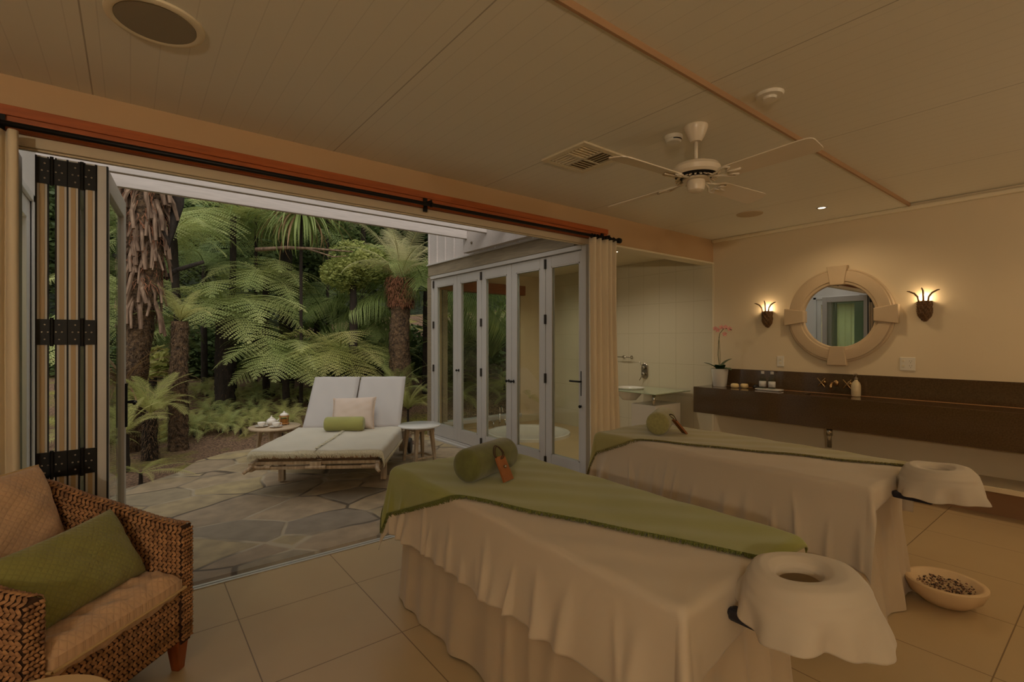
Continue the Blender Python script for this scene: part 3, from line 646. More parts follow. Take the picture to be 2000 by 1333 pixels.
for y, lb in ((2.56, 'clear water bottle on the tray, the one nearer the black stone'), (2.46, 'clear water bottle on the tray, the one nearer the taps')):
    bt = empty('water_bottle', (5.51, y, ZT+.0125), label=lb, cat='bottle', group='water bottles on the tray'); bt.scale = (1.2, 1.2, 1.22)
    MB().lathe([(.001, 0), (.026, .001), (.029, .006), (.029, .09), (.025, .105), (.013, .130), (.012, .138)], (0, 0, 0), 24).build('bottle_body', M_glassb, bt, smooth=True)
    MB().lathe([(.0295, .02), (.0295, .07)], (0, 0, 0), 24).build('bottle_label', mat('bottle_label', (200, 198, 192), .5), bt, smooth=True)
    MB().lathe([(.001, .004), (.027, .004), (.027, .095), (.001, .096)], (0, 0, 0), 20).build('water', glassmat('water', (.93, .95, .92, 1), 1.1), bt, smooth=True)
    MB().lathe([(.0145, .136), (.0145, .158), (.001, .159)], (0, 0, 0), 18).build('cap', M_white, bt, auto=35)
sd = empty('soap_dispenser', (5.585, 1.70, ZT), label='cream ceramic soap dispenser with a pump beside the basin', cat='soap dispenser'); sd.scale = (1.0, 1.0, 1.25)
MB().lathe([(.001, 0), (.036, .001), (.039, .006), (.040, .05), (.040, .082), (.033, .105), (.016, .122), (.014, .134)], (0, 0, 0), 30).build('bottle_body', mat('cream_ceramic', (206, 188, 150), .35), sd, smooth=True)
MB().lathe([(.001, .132), (.016, .132), (.016, .145), (.005, .147), (.005, .165), (.012, .166), (.012, .176), (.001, .178)], (0, 0, 0), 18).tube([(0, 0, .171), (-.03, .01, .171), (-.034, .012, .165)], .004, 8).build('pump', M_nickel, sd, smooth=True)
# ------------------------------------------------------------------ bathroom things
gt = empty('glass_washstand', (4.95, 3.55, 0), label='frosted glass washstand shelf on a white box by the bathroom tiles', cat='washstand')
MB().prism([(0, 0), (.73, 0), (.73, .72), (0, .72)], .742, .754).build('glass_shelf', mat('green_glass', (170, 180, 150), .12, spec=.7), gt, bevel=.002)
MB().tube([(.10, .10, .60), (.10, .10, .742)], .02, 16).build('support_post', M_chrome, gt, smooth=True)
MB().b2(.07, .60, .06, .42, .0, .60).build('box_base', M_cer, gt, bevel=.004)
bs = MB().lathe([(.001, .60), (.09, .61), (.15, .68), (.19, .77), (.20, .775), (.185, .775), (.14, .69), (.001, .63)], (.28, .62, 0), 32); bs.build('basin', M_cer, gt, auto=50)
bt = empty('sunken_bath', (4.68, 5.60, 0), label='round white sunken bath with a raised rim behind the glass doors', cat='bath')
MB().lathe([(.001, .012), (.50, .012), (.545, .03), (.60, .045), (.615, .04), (.62, .0)], (0, 0, 0), 64).build('bath_rim', M_cer, bt, auto=50)
bf = MB().tube([(.0, .72, .0), (.0, .72, .22)], .018, 12).tube([(.0, .72, .20), (-.0, .72, .30), (-.02, .69, .345), (-.05, .62, .35), (-.07, .56, .32), (-.075, .54, .27)], .013, 12)
for dx in (-.12, .12): bf.tube([(dx, .72, 0), (dx, .72, .10)], .014, 10).box((dx, .72, .11), (.07, .012, .012))
bf.build('bath_tap', M_chrome, bt, smooth=True)
sm = empty('shower_mixer', (XR, 4.27, .968), label='oval nickel shower mixer plate on the white wall tiles', cat='shower mixer')
MB().add(*(lambda pr: ([(-d_, math.cos(a)*.055*k_, (math.sin(a)*.055+(.055 if math.sin(a) >= 0 else -.055))*k_) for d_, k_ in pr for a in [2*PI*i/32 for i in range(32)]],
         [(j*32+i, j*32+(i+1) % 32, (j+1)*32+(i+1) % 32, (j+1)*32+i) for j in range(len(pr)-1) for i in range(32)]+[tuple((len(pr)-1)*32+i for i in range(32))]))([(.001, 1.), (.008, 1.), (.014, .92)])).build('mixer_plate', M_nickel, sm, auto=35)
for z, dz in ((.045, .085), (-.045, -.085)):
    MB().lathe([(.024, .012), (.024, .05), (.018, .055), (.001, .056)], (0, 0, z), 18, Rw).tube([(-.045, 0, z), (-.055, .03, z+dz*.6), (-.06, .05, z+dz)], .006, 8).build('mixer_handle', M_nickel, sm, smooth=True)
th = MB().tube([(XR-.05, 4.46, 1.155), (XR-.05, 4.72, 1.155)], .007, 10)
for y in (4.50, 4.64): th.lathe([(.001, 0), (.024, 0), (.024, .008), (.01, .012), (.008, .05)], (XR, y, 1.155), 16, Rw)
tag(th.build('towel_rail', M_chrome, None, smooth=True), 'short chrome rail on the white wall tiles above the washstand', 'rail')
# ------------------------------------------------------------------ massage tables
def make_cloth_map(x0, x1, y0, y1, zt, seed, amp=.023):
    rnd = random.Random(seed)
    sides = {}
    for s_, (a, b_) in {'x0': (y0, y1), 'x1': (y0, y1), 'y0': (x0, x1), 'y1': (x0, x1)}.items():
        rid = []; q = a+rnd.uniform(-.02, .05)
        while q < b_+.05:
            rid.append((q, rnd.uniform(.010, .030), rnd.uniform(.5, 1.4), rnd.uniform(-.22, .22), rnd.uniform(.0, .16))); q += rnd.uniform(.06, .17)
        sides[s_] = rid
    def off(side, s_, dn):
        t = smooth(.02, .36, dn); v = 0.
        for c_, wd, a_, sl_, st_ in sides[side]:
            g = (s_-c_-sl_*dn)/(wd*(1+dn*.9)); v += a_*math.exp(-g*g)*smooth(st_, st_+.22, dn)
        return .010*t+amp*v*(.35+.65*t)+.004*math.sin(s_*9+dn*5+seed)*t
    r = .028
    def f(X, Y, lift=0.):
        ex = x0-X if X < x0 else (X-x1 if X > x1 else 0.); ey = y0-Y if Y < y0 else (Y-y1 if Y > y1 else 0.)
        sx = -1 if X < x0 else 1; sy = -1 if Y < y0 else 1
        cx = min(max(X, x0), x1); cy = min(max(Y, y0), y1); e = math.hypot(ex, ey)
        wr = .0022*math.sin(X*13+Y*5+seed)+.0018*math.sin(Y*9-X*17)+.0016*math.sin(X*31+Y*23)
        if e < 1e-6: return Vector((X, Y, zt+lift+wr))
        if e < r*PI/2: th_ = e/r; o_ = r*math.sin(th_); dn = r*(1-math.cos(th_))
        else: th_ = PI/2; o_ = r; dn = r+e-r*PI/2
        wx = ex*ex/e/e; wy = 1-wx; c_ = 4*wx*wy
        of = wx*off('x0' if sx < 0 else 'x1', cy, dn)+wy*off('y0' if sy < 0 else 'y1', cx, dn)
        of = of*(1-.6*c_)+c_*.17*dn
        n_ = Vector((sx*ex/e, sy*ey/e, 0))
        ll = lift*smooth(0, .05, e)+ (0 if e else 0)
        p = Vector((cx, cy, 0))+n_*(o_+of+ll*1.0); p.z = zt+lift*math.cos(th_)+wr*math.cos(th_)-dn
        return p
    return f
def quad_cloth(f, A, B, C, D, nu, nv, lift):
    A, B, C, D = [Vector((*p, 0)) for p in (A, B, C, D)]
    def fn(u, v):
        p = A*(1-u)*(1-v)+B*u*(1-v)+C*u*v+D*(1-u)*v
        return f(p.x, p.y, lift)
    return MB().grid(fn, nu, nv)
def fringe(f, A, B, n, L, lift, seed, out, d=.0018):
    rnd = random.Random(seed); m_ = MB(); A = Vector((*A, 0)); B = Vector((*B, 0)); o_ = Vector((*out, 0)).normalized()
    for k in range(n):
        p = A.lerp(B, (k+rnd.random())/n); q = p+o_*L*rnd.uniform(.5, 1.1)+(B-A).normalized()*rnd.uniform(-.6, .6)*L
        a = f(p.x, p.y, lift); m = (p+q)/2; b_ = f(m.x, m.y, lift+.003); c_ = f(q.x, q.y, lift*.4)
        m_.tube([a, b_, c_], [d, d, d*.5], 4, cap=False)
    return m_
def skirt(x0, x1, y0, y1, zt, seed, gap=None):
    rnd = random.Random(seed); r = .05; P = []
    def arc(cx, cy, a0, n=6): return [(cx+r*math.cos(a0+i*PI/2/n), cy+r*math.sin(a0+i*PI/2/n)) for i in range(n+1)]
    pts = arc(x1-r, y1-r, 0)+arc(x0+r, y1-r, PI/2)+arc(x0+r, y0+r, PI)+arc(x1-r, y0+r, 3*PI/2); pts.append(pts[0])
    cum = [0]
    for i in range(1, len(pts)): cum.append(cum[-1]+math.dist(pts[i], pts[i-1]))
    Lt = cum[-1]; N = 520; ph = [rnd.uniform(0, 6.28) for _ in range(8)]
    rid = []; q = 0
    while q < Lt: rid.append((q, rnd.uniform(.02, .05), rnd.uniform(.4, 1.2), rnd.uniform(-.1, .1))); q += rnd.uniform(.09, .22)
    def fn(u, v):
        s_ = u*Lt; i = max(j for j in range(len(cum)) if cum[j] <= s_+1e-9); i = min(i, len(pts)-2)
        t = (s_-cum[i])/max(1e-9, cum[i+1]-cum[i]); a, b_ = pts[i], pts[i+1]; x = a[0]+(b_[0]-a[0])*t; y = a[1]+(b_[1]-a[1])*t
        nx, ny = (b_[1]-a[1]), -(b_[0]-a[0]); L = math.hypot(nx, ny); nx, ny = nx/L, ny/L
        # averaged normal from the rounded outline
        dn = v*(zt-.012); near = 1. if y < y0+.12 else 0.
        w_ = 0.
        for c_, wd, am, sl_ in rid:
            dd = abs(s_-c_-sl_*dn)
            if dd < .2: w_ += am*math.exp(-(dd/(wd*(1+dn*.5)))**2)
        o_ = -.006+v**1.6*.030+(.020+.022*near)*w_*smooth(.15, .95, v)+near*.008*math.sin(s_*38)*smooth(.1, .5, v)
        return (x+nx*-o_*-1, y+ny*-o_*-1, zt-.03-v*(zt-.03-.012+.006*math.sin(s_*5+ph[0])))
    m_ = MB().grid(fn, N, 26); return m_
def massage_table(x0, x1, y0, y1, zt, seed, label, near, hx, scale=1.):
    cx, cy = (x0+x1)/2, (y0+y1)/2
    t = empty('massage_table', (cx, cy, 0), label=label, cat='massage table', group='two dressed massage tables')
    loc = lambda o: (setattr(o, 'matrix_parent_inverse', Matrix.Translation((-cx, -cy, 0))), o)[1]
    MB().b2(x0+.012, x1-.012, y0+.012, y1-.012, zt-.10, zt-.008).build('padded_top', mat('vinyl_pad', (190, 176, 150), .6), t, bevel=.02); 
    for o in [k for k in bpy.data.objects if k.parent == t]: loc(o)
    for sx in (x0+.09, x1-.09):
        for sy in (y0+.25, y1-.2):
            loc(MB().b2(sx-.025, sx+.025, sy-.025, sy+.025, 0, zt-.10).build('leg', M_teak, t))
    loc(skirt(x0+.014, x1-.014, y0+.014, y1-.014, zt, seed+7).build('table_skirt', M_skirt, t, smooth=True))
    # face cradle with its cotton cover
    hy = y0-.19; a_, b_ = .165, .148; zc = zt+.045
    loc(MB().b2(hx-.125, hx-.085, hy, y0-.03, zt-.095, zt-.06).b2(hx+.085, hx+.125, hy, y0-.03, zt-.095, zt-.06).b2(hx-.125, hx+.125, hy-.11, hy-.07, zt-.06, zt-.02).b2(hx-.12, hx-.09, y0-.06, y0+.08, zt-.085, zt-.065).b2(hx+.09, hx+.12, y0-.06, y0+.08, zt-.085, zt-.065).build('cradle_bracket', mat('navy_vinyl', (16, 18, 34), .45), t, bevel=.012))
    pr = [(.47, -.014), (.46, -.006), (.46, .002), (.50, .014), (.60, .026), (.74, .028), (.88, .016), (.99, -.012), (1.02, -.04), (1.035, -.07), (1.045, -.10), (1.055, -.125)]
    rnd = random.Random(seed); ph = [rnd.uniform(0, 6.28) for _ in range(6)]
    def cov(u, v):
        th_ = 2*PI*u; k = v*(len(pr)-1); i = min(int(k), len(pr)-2); f_ = k-i
        rr = pr[i][0]*(1-f_)+pr[i+1][0]*f_; z = pr[i][1]*(1-f_)+pr[i+1][1]*f_
        drp = max(0., -z-.03) if rr > .9 else 0.
        hang = .92+.28*math.cos(th_+.9)+.12*math.sin(2*th_+ph[0])+.16*math.sin(3*th_+ph[1])
        if rr > .9: z = z-drp*max(-.3, hang-1)*.85
        fold = (.007*abs(math.sin(3.5*th_+ph[2]))+.009*math.sin(4*th_+ph[3])+.004*math.sin(11*th_+ph[4]))*smooth(0, .10, drp)*2.2
        x = math.cos(th_); y = math.sin(th_)
        hole = (.070, .054)
        if rr <= .5:  # inner wall of the face hole
            R1, R2 = hole[0]*(rr/.46), hole[1]*(rr/.46)
            return (hx-.01+x*R1, hy+.015+y*R2, zc+z)
        w_ = (rr-.5)/.5; w2 = min(1, w_)
        X = (hole[0]*1.09)*(1-w2)+a_*w2; Y = (hole[1]*1.09)*(1-w2)+b_*w2
        if w_ > 1: X += (w_-1)*.17+fold; Y += (w_-1)*.17+fold
        lump = .006*math.sin(3*th_+ph[5])*w2
        return (hx-.01*(1-w2)+x*X, hy+.015*(1-w2)+y*Y, zc+z+lump+ (.012*max(0, -y)*w2))
    loc(MB().grid(cov, 120, 60, closed=True).build('cradle_cover', mat('white_flannel', (186, 174, 154), .9, bump=(300, .15, .001), sheen=.2), t, smooth=True, solid=.002))
    f = make_cloth_map(x0, x1, y0, y1, zt, seed)
    return t, f
X0T, X1T, Y0T, Y1T, ZTT = 1.155, 1.85, .75, 2.50, .70
t1, f1 = massage_table(X0T, X1T, Y0T, Y1T, ZTT, 4, 'nearer massage table with cream skirt and large white face cradle', True, 1.46)
s1 = quad_cloth(f1, (X0T-.36, Y1T+.30), (X0T-.33, Y0T-.30), (X1T+.30, Y0T-.02), (X1T+.30, Y1T+.28), 300, 170, .0)
s1 = s1.build('bed_sheet', M_sheet, None, smooth=True, solid=.0025); tag(s1, 'cream cotton sheet draped over the nearer massage table', 'sheet', 'sheets on the massage tables')
A, B, C, D = (.84, 2.66), (1.60, .715), (1.99, .71), (1.99, 2.66)
o = quad_cloth(f1, A, B, C, D, 230, 110, .011).build('fringed_throw', M_green, None, smooth=True, solid=.003)
tag(o, 'dark olive fringed throw laid across the nearer massage table', 'throw', 'fringed throws on the massage tables')
fringe(f1, A, B, 900, .022, .012, 1, (-.92, -.40)).add(*(lambda q: (q.v, q.f))(fringe(f1, D, A, 500, .028, .012, 2, (0, 1)))).build('fringe', M_fringe, o)
X0U, X1U, Y0U, Y1U = 2.79, 3.48, .80, 2.50
t2, f2 = massage_table(X0U, X1U, Y0U, Y1U, ZTT, 11, 'farther massage table with cream skirt near the vanity counter', False, 3.16)
s2 = quad_cloth(f2, (X0U-.36, Y1U+.30), (X0U-.42, Y0U-.17), (X1U+.30, Y0U-.03), (X1U+.30, Y1U+.28), 240, 130, .0)
s2 = s2.build('bed_sheet', M_sheet, None, smooth=True, solid=.0025); tag(s2, 'cream cotton sheet draped over the farther massage table', 'sheet', 'sheets on the massage tables')
A, B, C, D = (2.52, 2.78), (3.36, .785), (3.62, .785), (3.66, 2.72)
M_green2 = mat('pale_olive_wool', (152, 142, 84), .95, noise=(3, .1), bump=(260, .35, .002), sheen=.3)
o = quad_cloth(f2, A, B, C, D, 190, 90, .011).build('fringed_throw', M_green2, None, smooth=True, solid=.003)
tag(o, 'pale olive fringed throw laid across the farther massage table', 'throw', 'fringed throws on the massage tables')
fringe(f2, A, B, 700, .020, .012, 3, (-.92, -.40)).add(*(lambda q: (q.v, q.f))(fringe(f2, D, A, 400, .028, .012, 4, (0, 1)))).build('fringe', mat('pale_olive_fringe', (116, 108, 58), .95), o)
# bolsters
def bolster(p0, p1, r, m, nm, label, group, piping=True):
    p0, p1 = Vector(p0), Vector(p1); ax = (p1-p0); L = ax.length; q = ax.to_track_quat('Z', 'Y').to_matrix()
    pr = [(.001, -.004), (r*.55, -.005), (r*.85, .000), (r*.96, .010), (r, .026), (r*1.0, L*.5), (r, L-.026), (r*.96, L-.010), (r*.85, L), (r*.55, L+.005), (r*.001, L+.004)]
    o = MB().lathe(pr, p0, 48, q).build(nm, m, None, smooth=True); return tag(o, label, 'bolster', group)
M_bol = mat('dark_olive_knit', (98, 100, 50), .95, noise=(30, .25), bump=(300, .5, .002), stretch=(1, 1, 1), sheen=.3)
M_bol2 = mat('sage_knit', (150, 144, 92), .95, noise=(60, .25), bump=(300, .5, .002), sheen=.3)
zb_ = ZTT+.012
bolster((1.262, 1.985, zb_+.083), (1.605, 2.105, zb_+.083), .082, M_bol, 'bolster', 'dark olive round bolster on the nearer massage table', 'round bolsters')
bolster((2.985, 2.13, zb_+.085), (3.30, 2.29, zb_+.085), .083, M_bol2, 'bolster', 'sage green round bolster on the farther massage table', 'round bolsters')
def key_tag(c, az, lean, label, h=.125, w_=.078):
    t = empty('leather_tag', c, az, label=label, cat='tag', group='tan leather tags on cords')
    R = Matrix.Rotation(lean, 3, 'X'); P = [(-w_/2, 0), (w_/2, 0), (w_/2*.92, h*.94), (w_/2*.7, h), (-w_/2*.7, h), (-w_/2*.92, h*.94)]
    V = [R @ Vector((x, -.007, z)) for x, z in P]+[R @ Vector((x, .007, z)) for x, z in P]; n = len(P)
    MB().add(V, [tuple(range(n)), tuple(range(n, 2*n))[::-1]]+[(i, n+i, n+(i+1) % n, (i+1) % n) for i in range(n)]).build('tag_plate', M_tan, t, bevel=.002)
    MB().lathe([(.001, .012), (.006, .010), (.007, .005), (.007, 0)], R @ Vector((0, -.007, h*.55)), 14, R @ Matrix.Rotation(PI/2, 3, 'X')).build('stud', M_nickel, t, smooth=True)
    rr = .034; pts = [R @ Vector((rr*math.cos(a)-.008, .004*math.sin(2*a)-.004, h+.022+rr*.95*math.sin(a))) for a in [2*PI*i/20 for i in range(21)]]
    MB().tube(pts, .0028, 6, cap=False).tube([p+Vector((.006, -.005, -.004)) for p in pts], .0026, 6, cap=False).build('cord', mat('brown_cord', (60, 40, 22), .8), t, smooth=True)
    return t
key_tag((1.451, 1.887, zb_+.004), .34, -.45, 'tan leather tag with a dark cord leaning on the dark olive bolster')
key_tag((3.215, 2.055, zb_+.004), .45+.6, -.70, 'tan leather tag with a dark cord leaning on the sage bolster', .13)
# bowl of pebbles on the floor
bw = empty('stone_bowl', (3.42, .635, 0), label='round cream stone bowl holding pebbles on the floor by the farther table', cat='bowl')
BR = Matrix.Rotation(0, 3, 'X')
MB().lathe([(.001, .0), (.07, .0), (.10, .012), (.150, .055), (.172, .105), (.172, .118), (.160, .124), (.145, .118), (.125, .095), (.08, .075), (.001, .07)], (0, 0, 0), 56).build('bowl_body', mat('cream_stone', (206, 178, 138), .6, noise=(12, .06)), bw, auto=50)
rnd = random.Random(5); m_ = MB()
for k in range(230):
    r_ = .118*math.sqrt(rnd.random()); a = rnd.uniform(0, 6.28); s_ = rnd.uniform(.004, .008); c0_ = Vector((3.42+r_*math.cos(a), .635+r_*math.sin(a), .078+rnd.uniform(0, .014)+.10*r_))
    Rr = Matrix.Rotation(rnd.uniform(0, 6), 3, 'Z') @ Matrix.Rotation(rnd.uniform(0, 1), 3, 'X')
    m_.lathe([(.001, -s_*.6), (s_*.8, -s_*.35), (s_, 0), (s_*.8, s_*.35), (.001, s_*.6)], c0_, 7, Rr, 1, rnd.uniform(.6, 1))
b = NB('dark_pebbles'); b.l(b.ramp(b.noise(60, 2), [(.42, lin((40, 26, 20))), (.52, lin((120, 78, 50))), (.6, lin((170, 140, 110)))]), b.p.inputs['Base Color']); b.p.inputs['Roughness'].default_value = .4
tag(m_.build('pebbles', b.m, None, smooth=True), 'heap of small brown and dark pebbles in the cream stone bowl', 'pebbles', kind='stuff')
# ------------------------------------------------------------------ woven armchair
M_wick = mat('seagrass_weave', (176, 130, 86), .7, noise=(24, .5), c2=(112, 76, 46), bump=(160, .3, .002))
M_gap_shade = mat('dark_weave_core', (58, 34, 18), .9)  # shade between the strands put into the shell's colour
CH = empty('woven_armchair', (.0, 0, 0), label='woven seagrass armchair with beige cushions in front of the folded doors', cat='armchair')
fdir = Vector((.715, -.70, 0)).normalized(); sdir = Vector((-fdir.y, fdir.x, 0))   # sdir points to the far arm
c_front = Vector((-.022, 2.281, 0))
CH.location = c_front; CH.rotation_euler = (0, 0, math.atan2(fdir.y, fdir.x)+PI/2)   # local -Y is the front, local +X the far arm
WI, TA, DP = .27, .062, .72
def weave(m_, fn, nrm_out, su, sv_, rows, cols, h=.009, seed=0):
    su, sv_, rows, cols = su*1.18, sv_*1.0, max(3, round(rows*.80)), max(3, round(cols*.79)); m_.nw = getattr(m_, 'nw', []); f0_ = len(m_.f)
    """braided strands laid over a surface fn(u,v) -> point"""
    rnd = random.Random(seed)
    for j in range(rows):
        for i in range(cols):
            u = (i+.5)/cols; v = (j+.5)/rows; e = 1e-3
            p = fn(u, v); pu = (fn(min(1, u+e), v)-fn(max(0, u-e), v)); pv = (fn(u, min(1, v+e))-fn(u, max(0, v-e)))
            if pu.length < 1e-9 or pv.length < 1e-9: continue
            tu = pu.normalized(); n_ = tu.cross(pv).normalized()*nrm_out; tv = n_.cross(tu)*nrm_out
            a = (.62 if j % 2 else -.62)+rnd.uniform(-.12, .12); d1 = tu*math.cos(a)+tv*math.sin(a); d2 = n_.cross(d1)
            l_ = su*rnd.uniform(.54, .62); w_ = sv_*rnd.uniform(.44, .54); q = p+n_*h*.1
            m_.add([q-d1*l_, q-d1*l_*.45-d2*w_+n_*h*.3, q-d1*l_*.45+n_*h*1.0, q-d1*l_*.45+d2*w_+n_*h*.3,
                    q+d1*l_*.45-d2*w_+n_*h*.3, q+d1*l_*.45+n_*h*1.0, q+d1*l_*.45+d2*w_+n_*h*.3, q+d1*l_],
                   [(0, 1, 2), (0, 2, 3), (1, 4, 5, 2), (2, 5, 6, 3), (4, 7, 5), (5, 7, 6)])
    m_.nw.append((f0_, len(m_.f)))
def wbuild(m_, name):
    o = m_.build(name, M_gap_shade, CH); o.data.materials.append(M_wick); mi = [0]*len(o.data.polygons); sm_ = [False]*len(mi)
    for a, b_ in m_.nw:
        for k in range(a, b_): mi[k] = 1; sm_[k] = True
    o.data.polygons.foreach_set('material_index', mi); o.data.polygons.foreach_set('use_smooth', sm_); return o
def arm_h(y): return .618+.10*smooth(.0, .75, y/DP)+(.06*smooth(.6, 1, y/DP))
def armsolid(sx, name):
    m_ = MB(); x0, x1 = WI, WI+TA; n = 14; prof = []
    for i in range(n+1):
        y = DP*i/n; h_ = arm_h(y)
        prof.append([(x0, .12), (x0, h_-.035), (x0+.010, h_-.012), (x0+TA/2, h_), (x1-.010, h_-.012), (x1, h_-.035), (x1-.012 if i == 0 else x1, .12)])
    V = [(sx*x, y_, z) for i, pr in enumerate(prof) for x, z in pr for y_ in [DP*i/n]]
    F = [(i*7+k, i*7+(k+1) % 7, (i+1)*7+(k+1) % 7, (i+1)*7+k) for i in range(n) for k in range(7)]+[tuple(range(7)), tuple(n*7+k for k in range(7))]
    m_.add(V, F)
    s_ = sx
    tin = lambda u, v: Vector((s_*x0, DP*u, .30+v*(arm_h(DP*u)-.035-.30)))
    tout = lambda u, v: Vector((s_*x1, DP*u, .13+v*(arm_h(DP*u)-.035-.13)))
    def top(u, v):
        a = PI*v; y = DP*u; return Vector((s_*(x0+TA/2-math.cos(a)*TA/2), y, arm_h(y)-.035+.035*math.sin(a)))
    fr = lambda u, v: Vector((s_*(x0+u*TA), 0, .13+v*(arm_h(0)-.016-.13)))
    weave(m_, tin, -s_, .020, .012, 30, 44, seed=1); weave(m_, tout, s_, .020, .012, 36, 44, seed=2)
    weave(m_, top, -s_, .020, .012, 9, 44, seed=3); weave(m_, fr, s_, .016, .011, 38, 5, seed=4)
    return wbuild(m_, name)
armsolid(1, 'armrest'); armsolid(-1, 'armrest')
m_ = MB().b2(-WI, WI, .012, .05, .13, .335); weave(m_, lambda u, v: Vector((-WI+2*WI*u, .012, .135+v*.20)), 1, .020, .012, 17, 34, seed=5)
wbuild(m_, 'front_apron')
bk = MB().b2(-WI-TA, WI+TA, DP, DP+.06, .13, .80); weave(bk, lambda u, v: Vector((-WI+2*WI*u, DP, .30+v*.5)), 1, .020, .012, 42, 34, seed=6)
weave(bk, lambda u, v: Vector((-WI-TA+2*(WI+TA)*u, DP+.06, .14+v*.65)), -1, .020, .012, 50, 42, seed=7)
weave(bk, lambda u, v: Vector((-WI-TA+2*(WI+TA)*u, DP+.06*v, .80)), 1, .020, .012, 5, 42, seed=8)
wbuild(bk, 'backrest')
MB().b2(-WI, WI, .05, DP, .26, .30).build('seat_frame', M_wick, CH)
M_leg = mat('cherry_leg', (146, 74, 34), .4, noise=(6, .3), stretch=(10, 10, 1))
for sx in (-1, 1):
    for y0_, dy in ((.035, -.0), (DP+.01, .03)):
        x = sx*(WI+.02); P = []
        for z, w_, o_ in ((0., .017, .012), (.135, .030, 0)):
            for a, b_ in ((-1, -1), (1, -1), (1, 1), (-1, 1)): P.append((x+sx*o_*.4+a*w_, y0_+dy*(1 if z == 0 else 0)+b_*w_, z))
        MB().add(P, [(3, 2, 1, 0), (4, 5, 6, 7), (0, 1, 5, 4), (1, 2, 6, 5), (2, 3, 7, 6), (3, 0, 4, 7)]).build('leg', M_leg, CH, bevel=.003)
# quilted fabric
def quilt(name, c, sc_=26):
    b = NB(name); mp = b.n('Mapping'); mp.inputs['Rotation'].default_value = (0, 0, PI/4); b.l(b.co(), mp.inputs[0]); sx = b.n('SeparateXYZ'); b.l(mp.outputs[0], sx.inputs[0])
    pp_ = [b.math('PINGPONG', b.math('MULTIPLY', sx.outputs[k], sc_*2), .5) for k in (0, 1)]
    h_ = b.math('MINIMUM', b.math('MULTIPLY', pp_[0], 2), b.math('MULTIPLY', pp_[1], 2)); h_ = b.math('POWER', h_, .4)
    b.l(b.mix(h_, tuple(v*.86 for v in lin(c)[:3])+(1,), lin(c)), b.p.inputs['Base Color']); b.p.inputs['Roughness'].default_value = .9; b.p.inputs['Sheen Weight'].default_value = .2
    b.bump(b.math('ADD', h_, b.math('MULTIPLY', b.noise(14, 3), 1.2)), .5, .004); return b.m
M_beige = quilt('quilted_beige', (194, 158, 122)); M_pgreen = quilt('quilted_green', (126, 124, 62), 30)
def cushion(W, D, T, pinch=.05, crown=1., n=40, seed=1, wr=.004):
    rnd = random.Random(seed); ph = [rnd.uniform(0, 6.28) for _ in range(5)]; m_ = MB()
    def prof(a): return max(0., 1-abs(a)**2.6)**.5
    for s_ in (1, -1):
        def fn(u, v):
            x, y = u*2-1, v*2-1; t_ = prof(x)**.75*prof(y)**.75
            px_ = x*W/2*(1-pinch*(1-y*y)*abs(x)**3); py = y*D/2*(1-pinch*(1-x*x)*abs(y)**3)
            wz = wr*(math.sin(9*x+5*y+ph[0])+.7*math.sin(13*y-7*x+ph[1])+.6*math.sin(21*x*y+ph[2]))*t_
            return (px_, py, s_*(T/2*t_*crown+.003)+wz)
        m_.grid(fn if s_ > 0 else (lambda u, v, g=fn: g(1-u, v)), n, n)
    return m_
def piping_loop(W, D, pinch, r=.006):
    pts = []
    for k in range(4):
        for i in range(14):
            t_ = i/14*2-1; x, y = [(t_, -1), (1, t_), (-t_, 1), (-1, -t_)][k]
            pts.append((x*W/2*(1-pinch*(1-y*y)*abs(x)**3), y*D/2*(1-pinch*(1-x*x)*abs(y)**3), 0))
    pts.append(pts[0]); return MB().tube(pts, r, 8, cap=False)
# seat cushion (rounded box with a welt)
def boxcush(W, D, T, seed):
    rnd = random.Random(seed); ph = [rnd.uniform(0, 6.28) for _ in range(4)]; m_ = MB(); n = 44
    def rr(x): return 1-max(0, (abs(x)-.86)/.14)**2.2*.9
    for s_ in (1, -1):
        def fn(u, v):
            x, y = u*2-1, v*2-1; k = min(rr(x), rr(y)) if s_ > 0 else 1.
            k = rr(x)*rr(y); cr = .012*(1-x*x)*(1-y*y)
            w_ = .0030*(math.sin(17*x+6*y+ph[0])+math.sin(23*y+9*x+ph[1]))*(1-y*.6)+.002*math.sin(41*x*y+ph[2])
            qx = x*(1-.03*abs(y)**6); qy = y*(1-.03*abs(x)**6)
            return (qx*W/2, qy*D/2, s_*(T/2*(.30+.70*k)+cr)+w_*k)
        m_.grid(fn if s_ > 0 else (lambda u, v, g=fn: g(1-u, v)), n, n)
    def side(u, v):
        a = u*4; k = int(a) % 4; t_ = (a-int(a))*2-1; x, y = [(t_, -1), (1, t_), (-t_, 1), (-1, -t_)][k]
        kk = .30+.70*rr(x)*rr(y)
        return (x*(1-.03*abs(y)**6)*W/2, y*(1-.03*abs(x)**6)*D/2, (v*2-1)*T/2*kk)
    m_.grid(side, 160, 4, closed=True); return m_
o = boxcush(.535, .66, .115, 3).build('seat_cushion', M_beige, CH, smooth=True); o.location = (0, .305, .372); o.rotation_euler = (math.radians(-2), 0, 0)
M_welt = mat('cushion_welt', (178, 150, 104), .85)
for zz in (-.018, ):
    q = piping_loop(.533, .658, 0, .0055).build('welt', M_welt, o); q.location = (0, 0, zz)
o = cushion(.52, .50, .20, .05, seed=7).build('back_cushion', M_beige, CH, smooth=True); o.location = (0, .575, .625); o.rotation_euler = (math.radians(68), 0, math.radians(0))
q = piping_loop(.52, .50, .05, .006).build('welt', M_welt, o)
# green cushion resting on the seat
o = cushion(.50, .30, .15, .07, seed=9, wr=.003).build('green_cushion', M_pgreen, None, smooth=True)
tag(o, 'olive green quilted lumbar cushion resting on the seat of the woven armchair', 'cushion')
GC = o
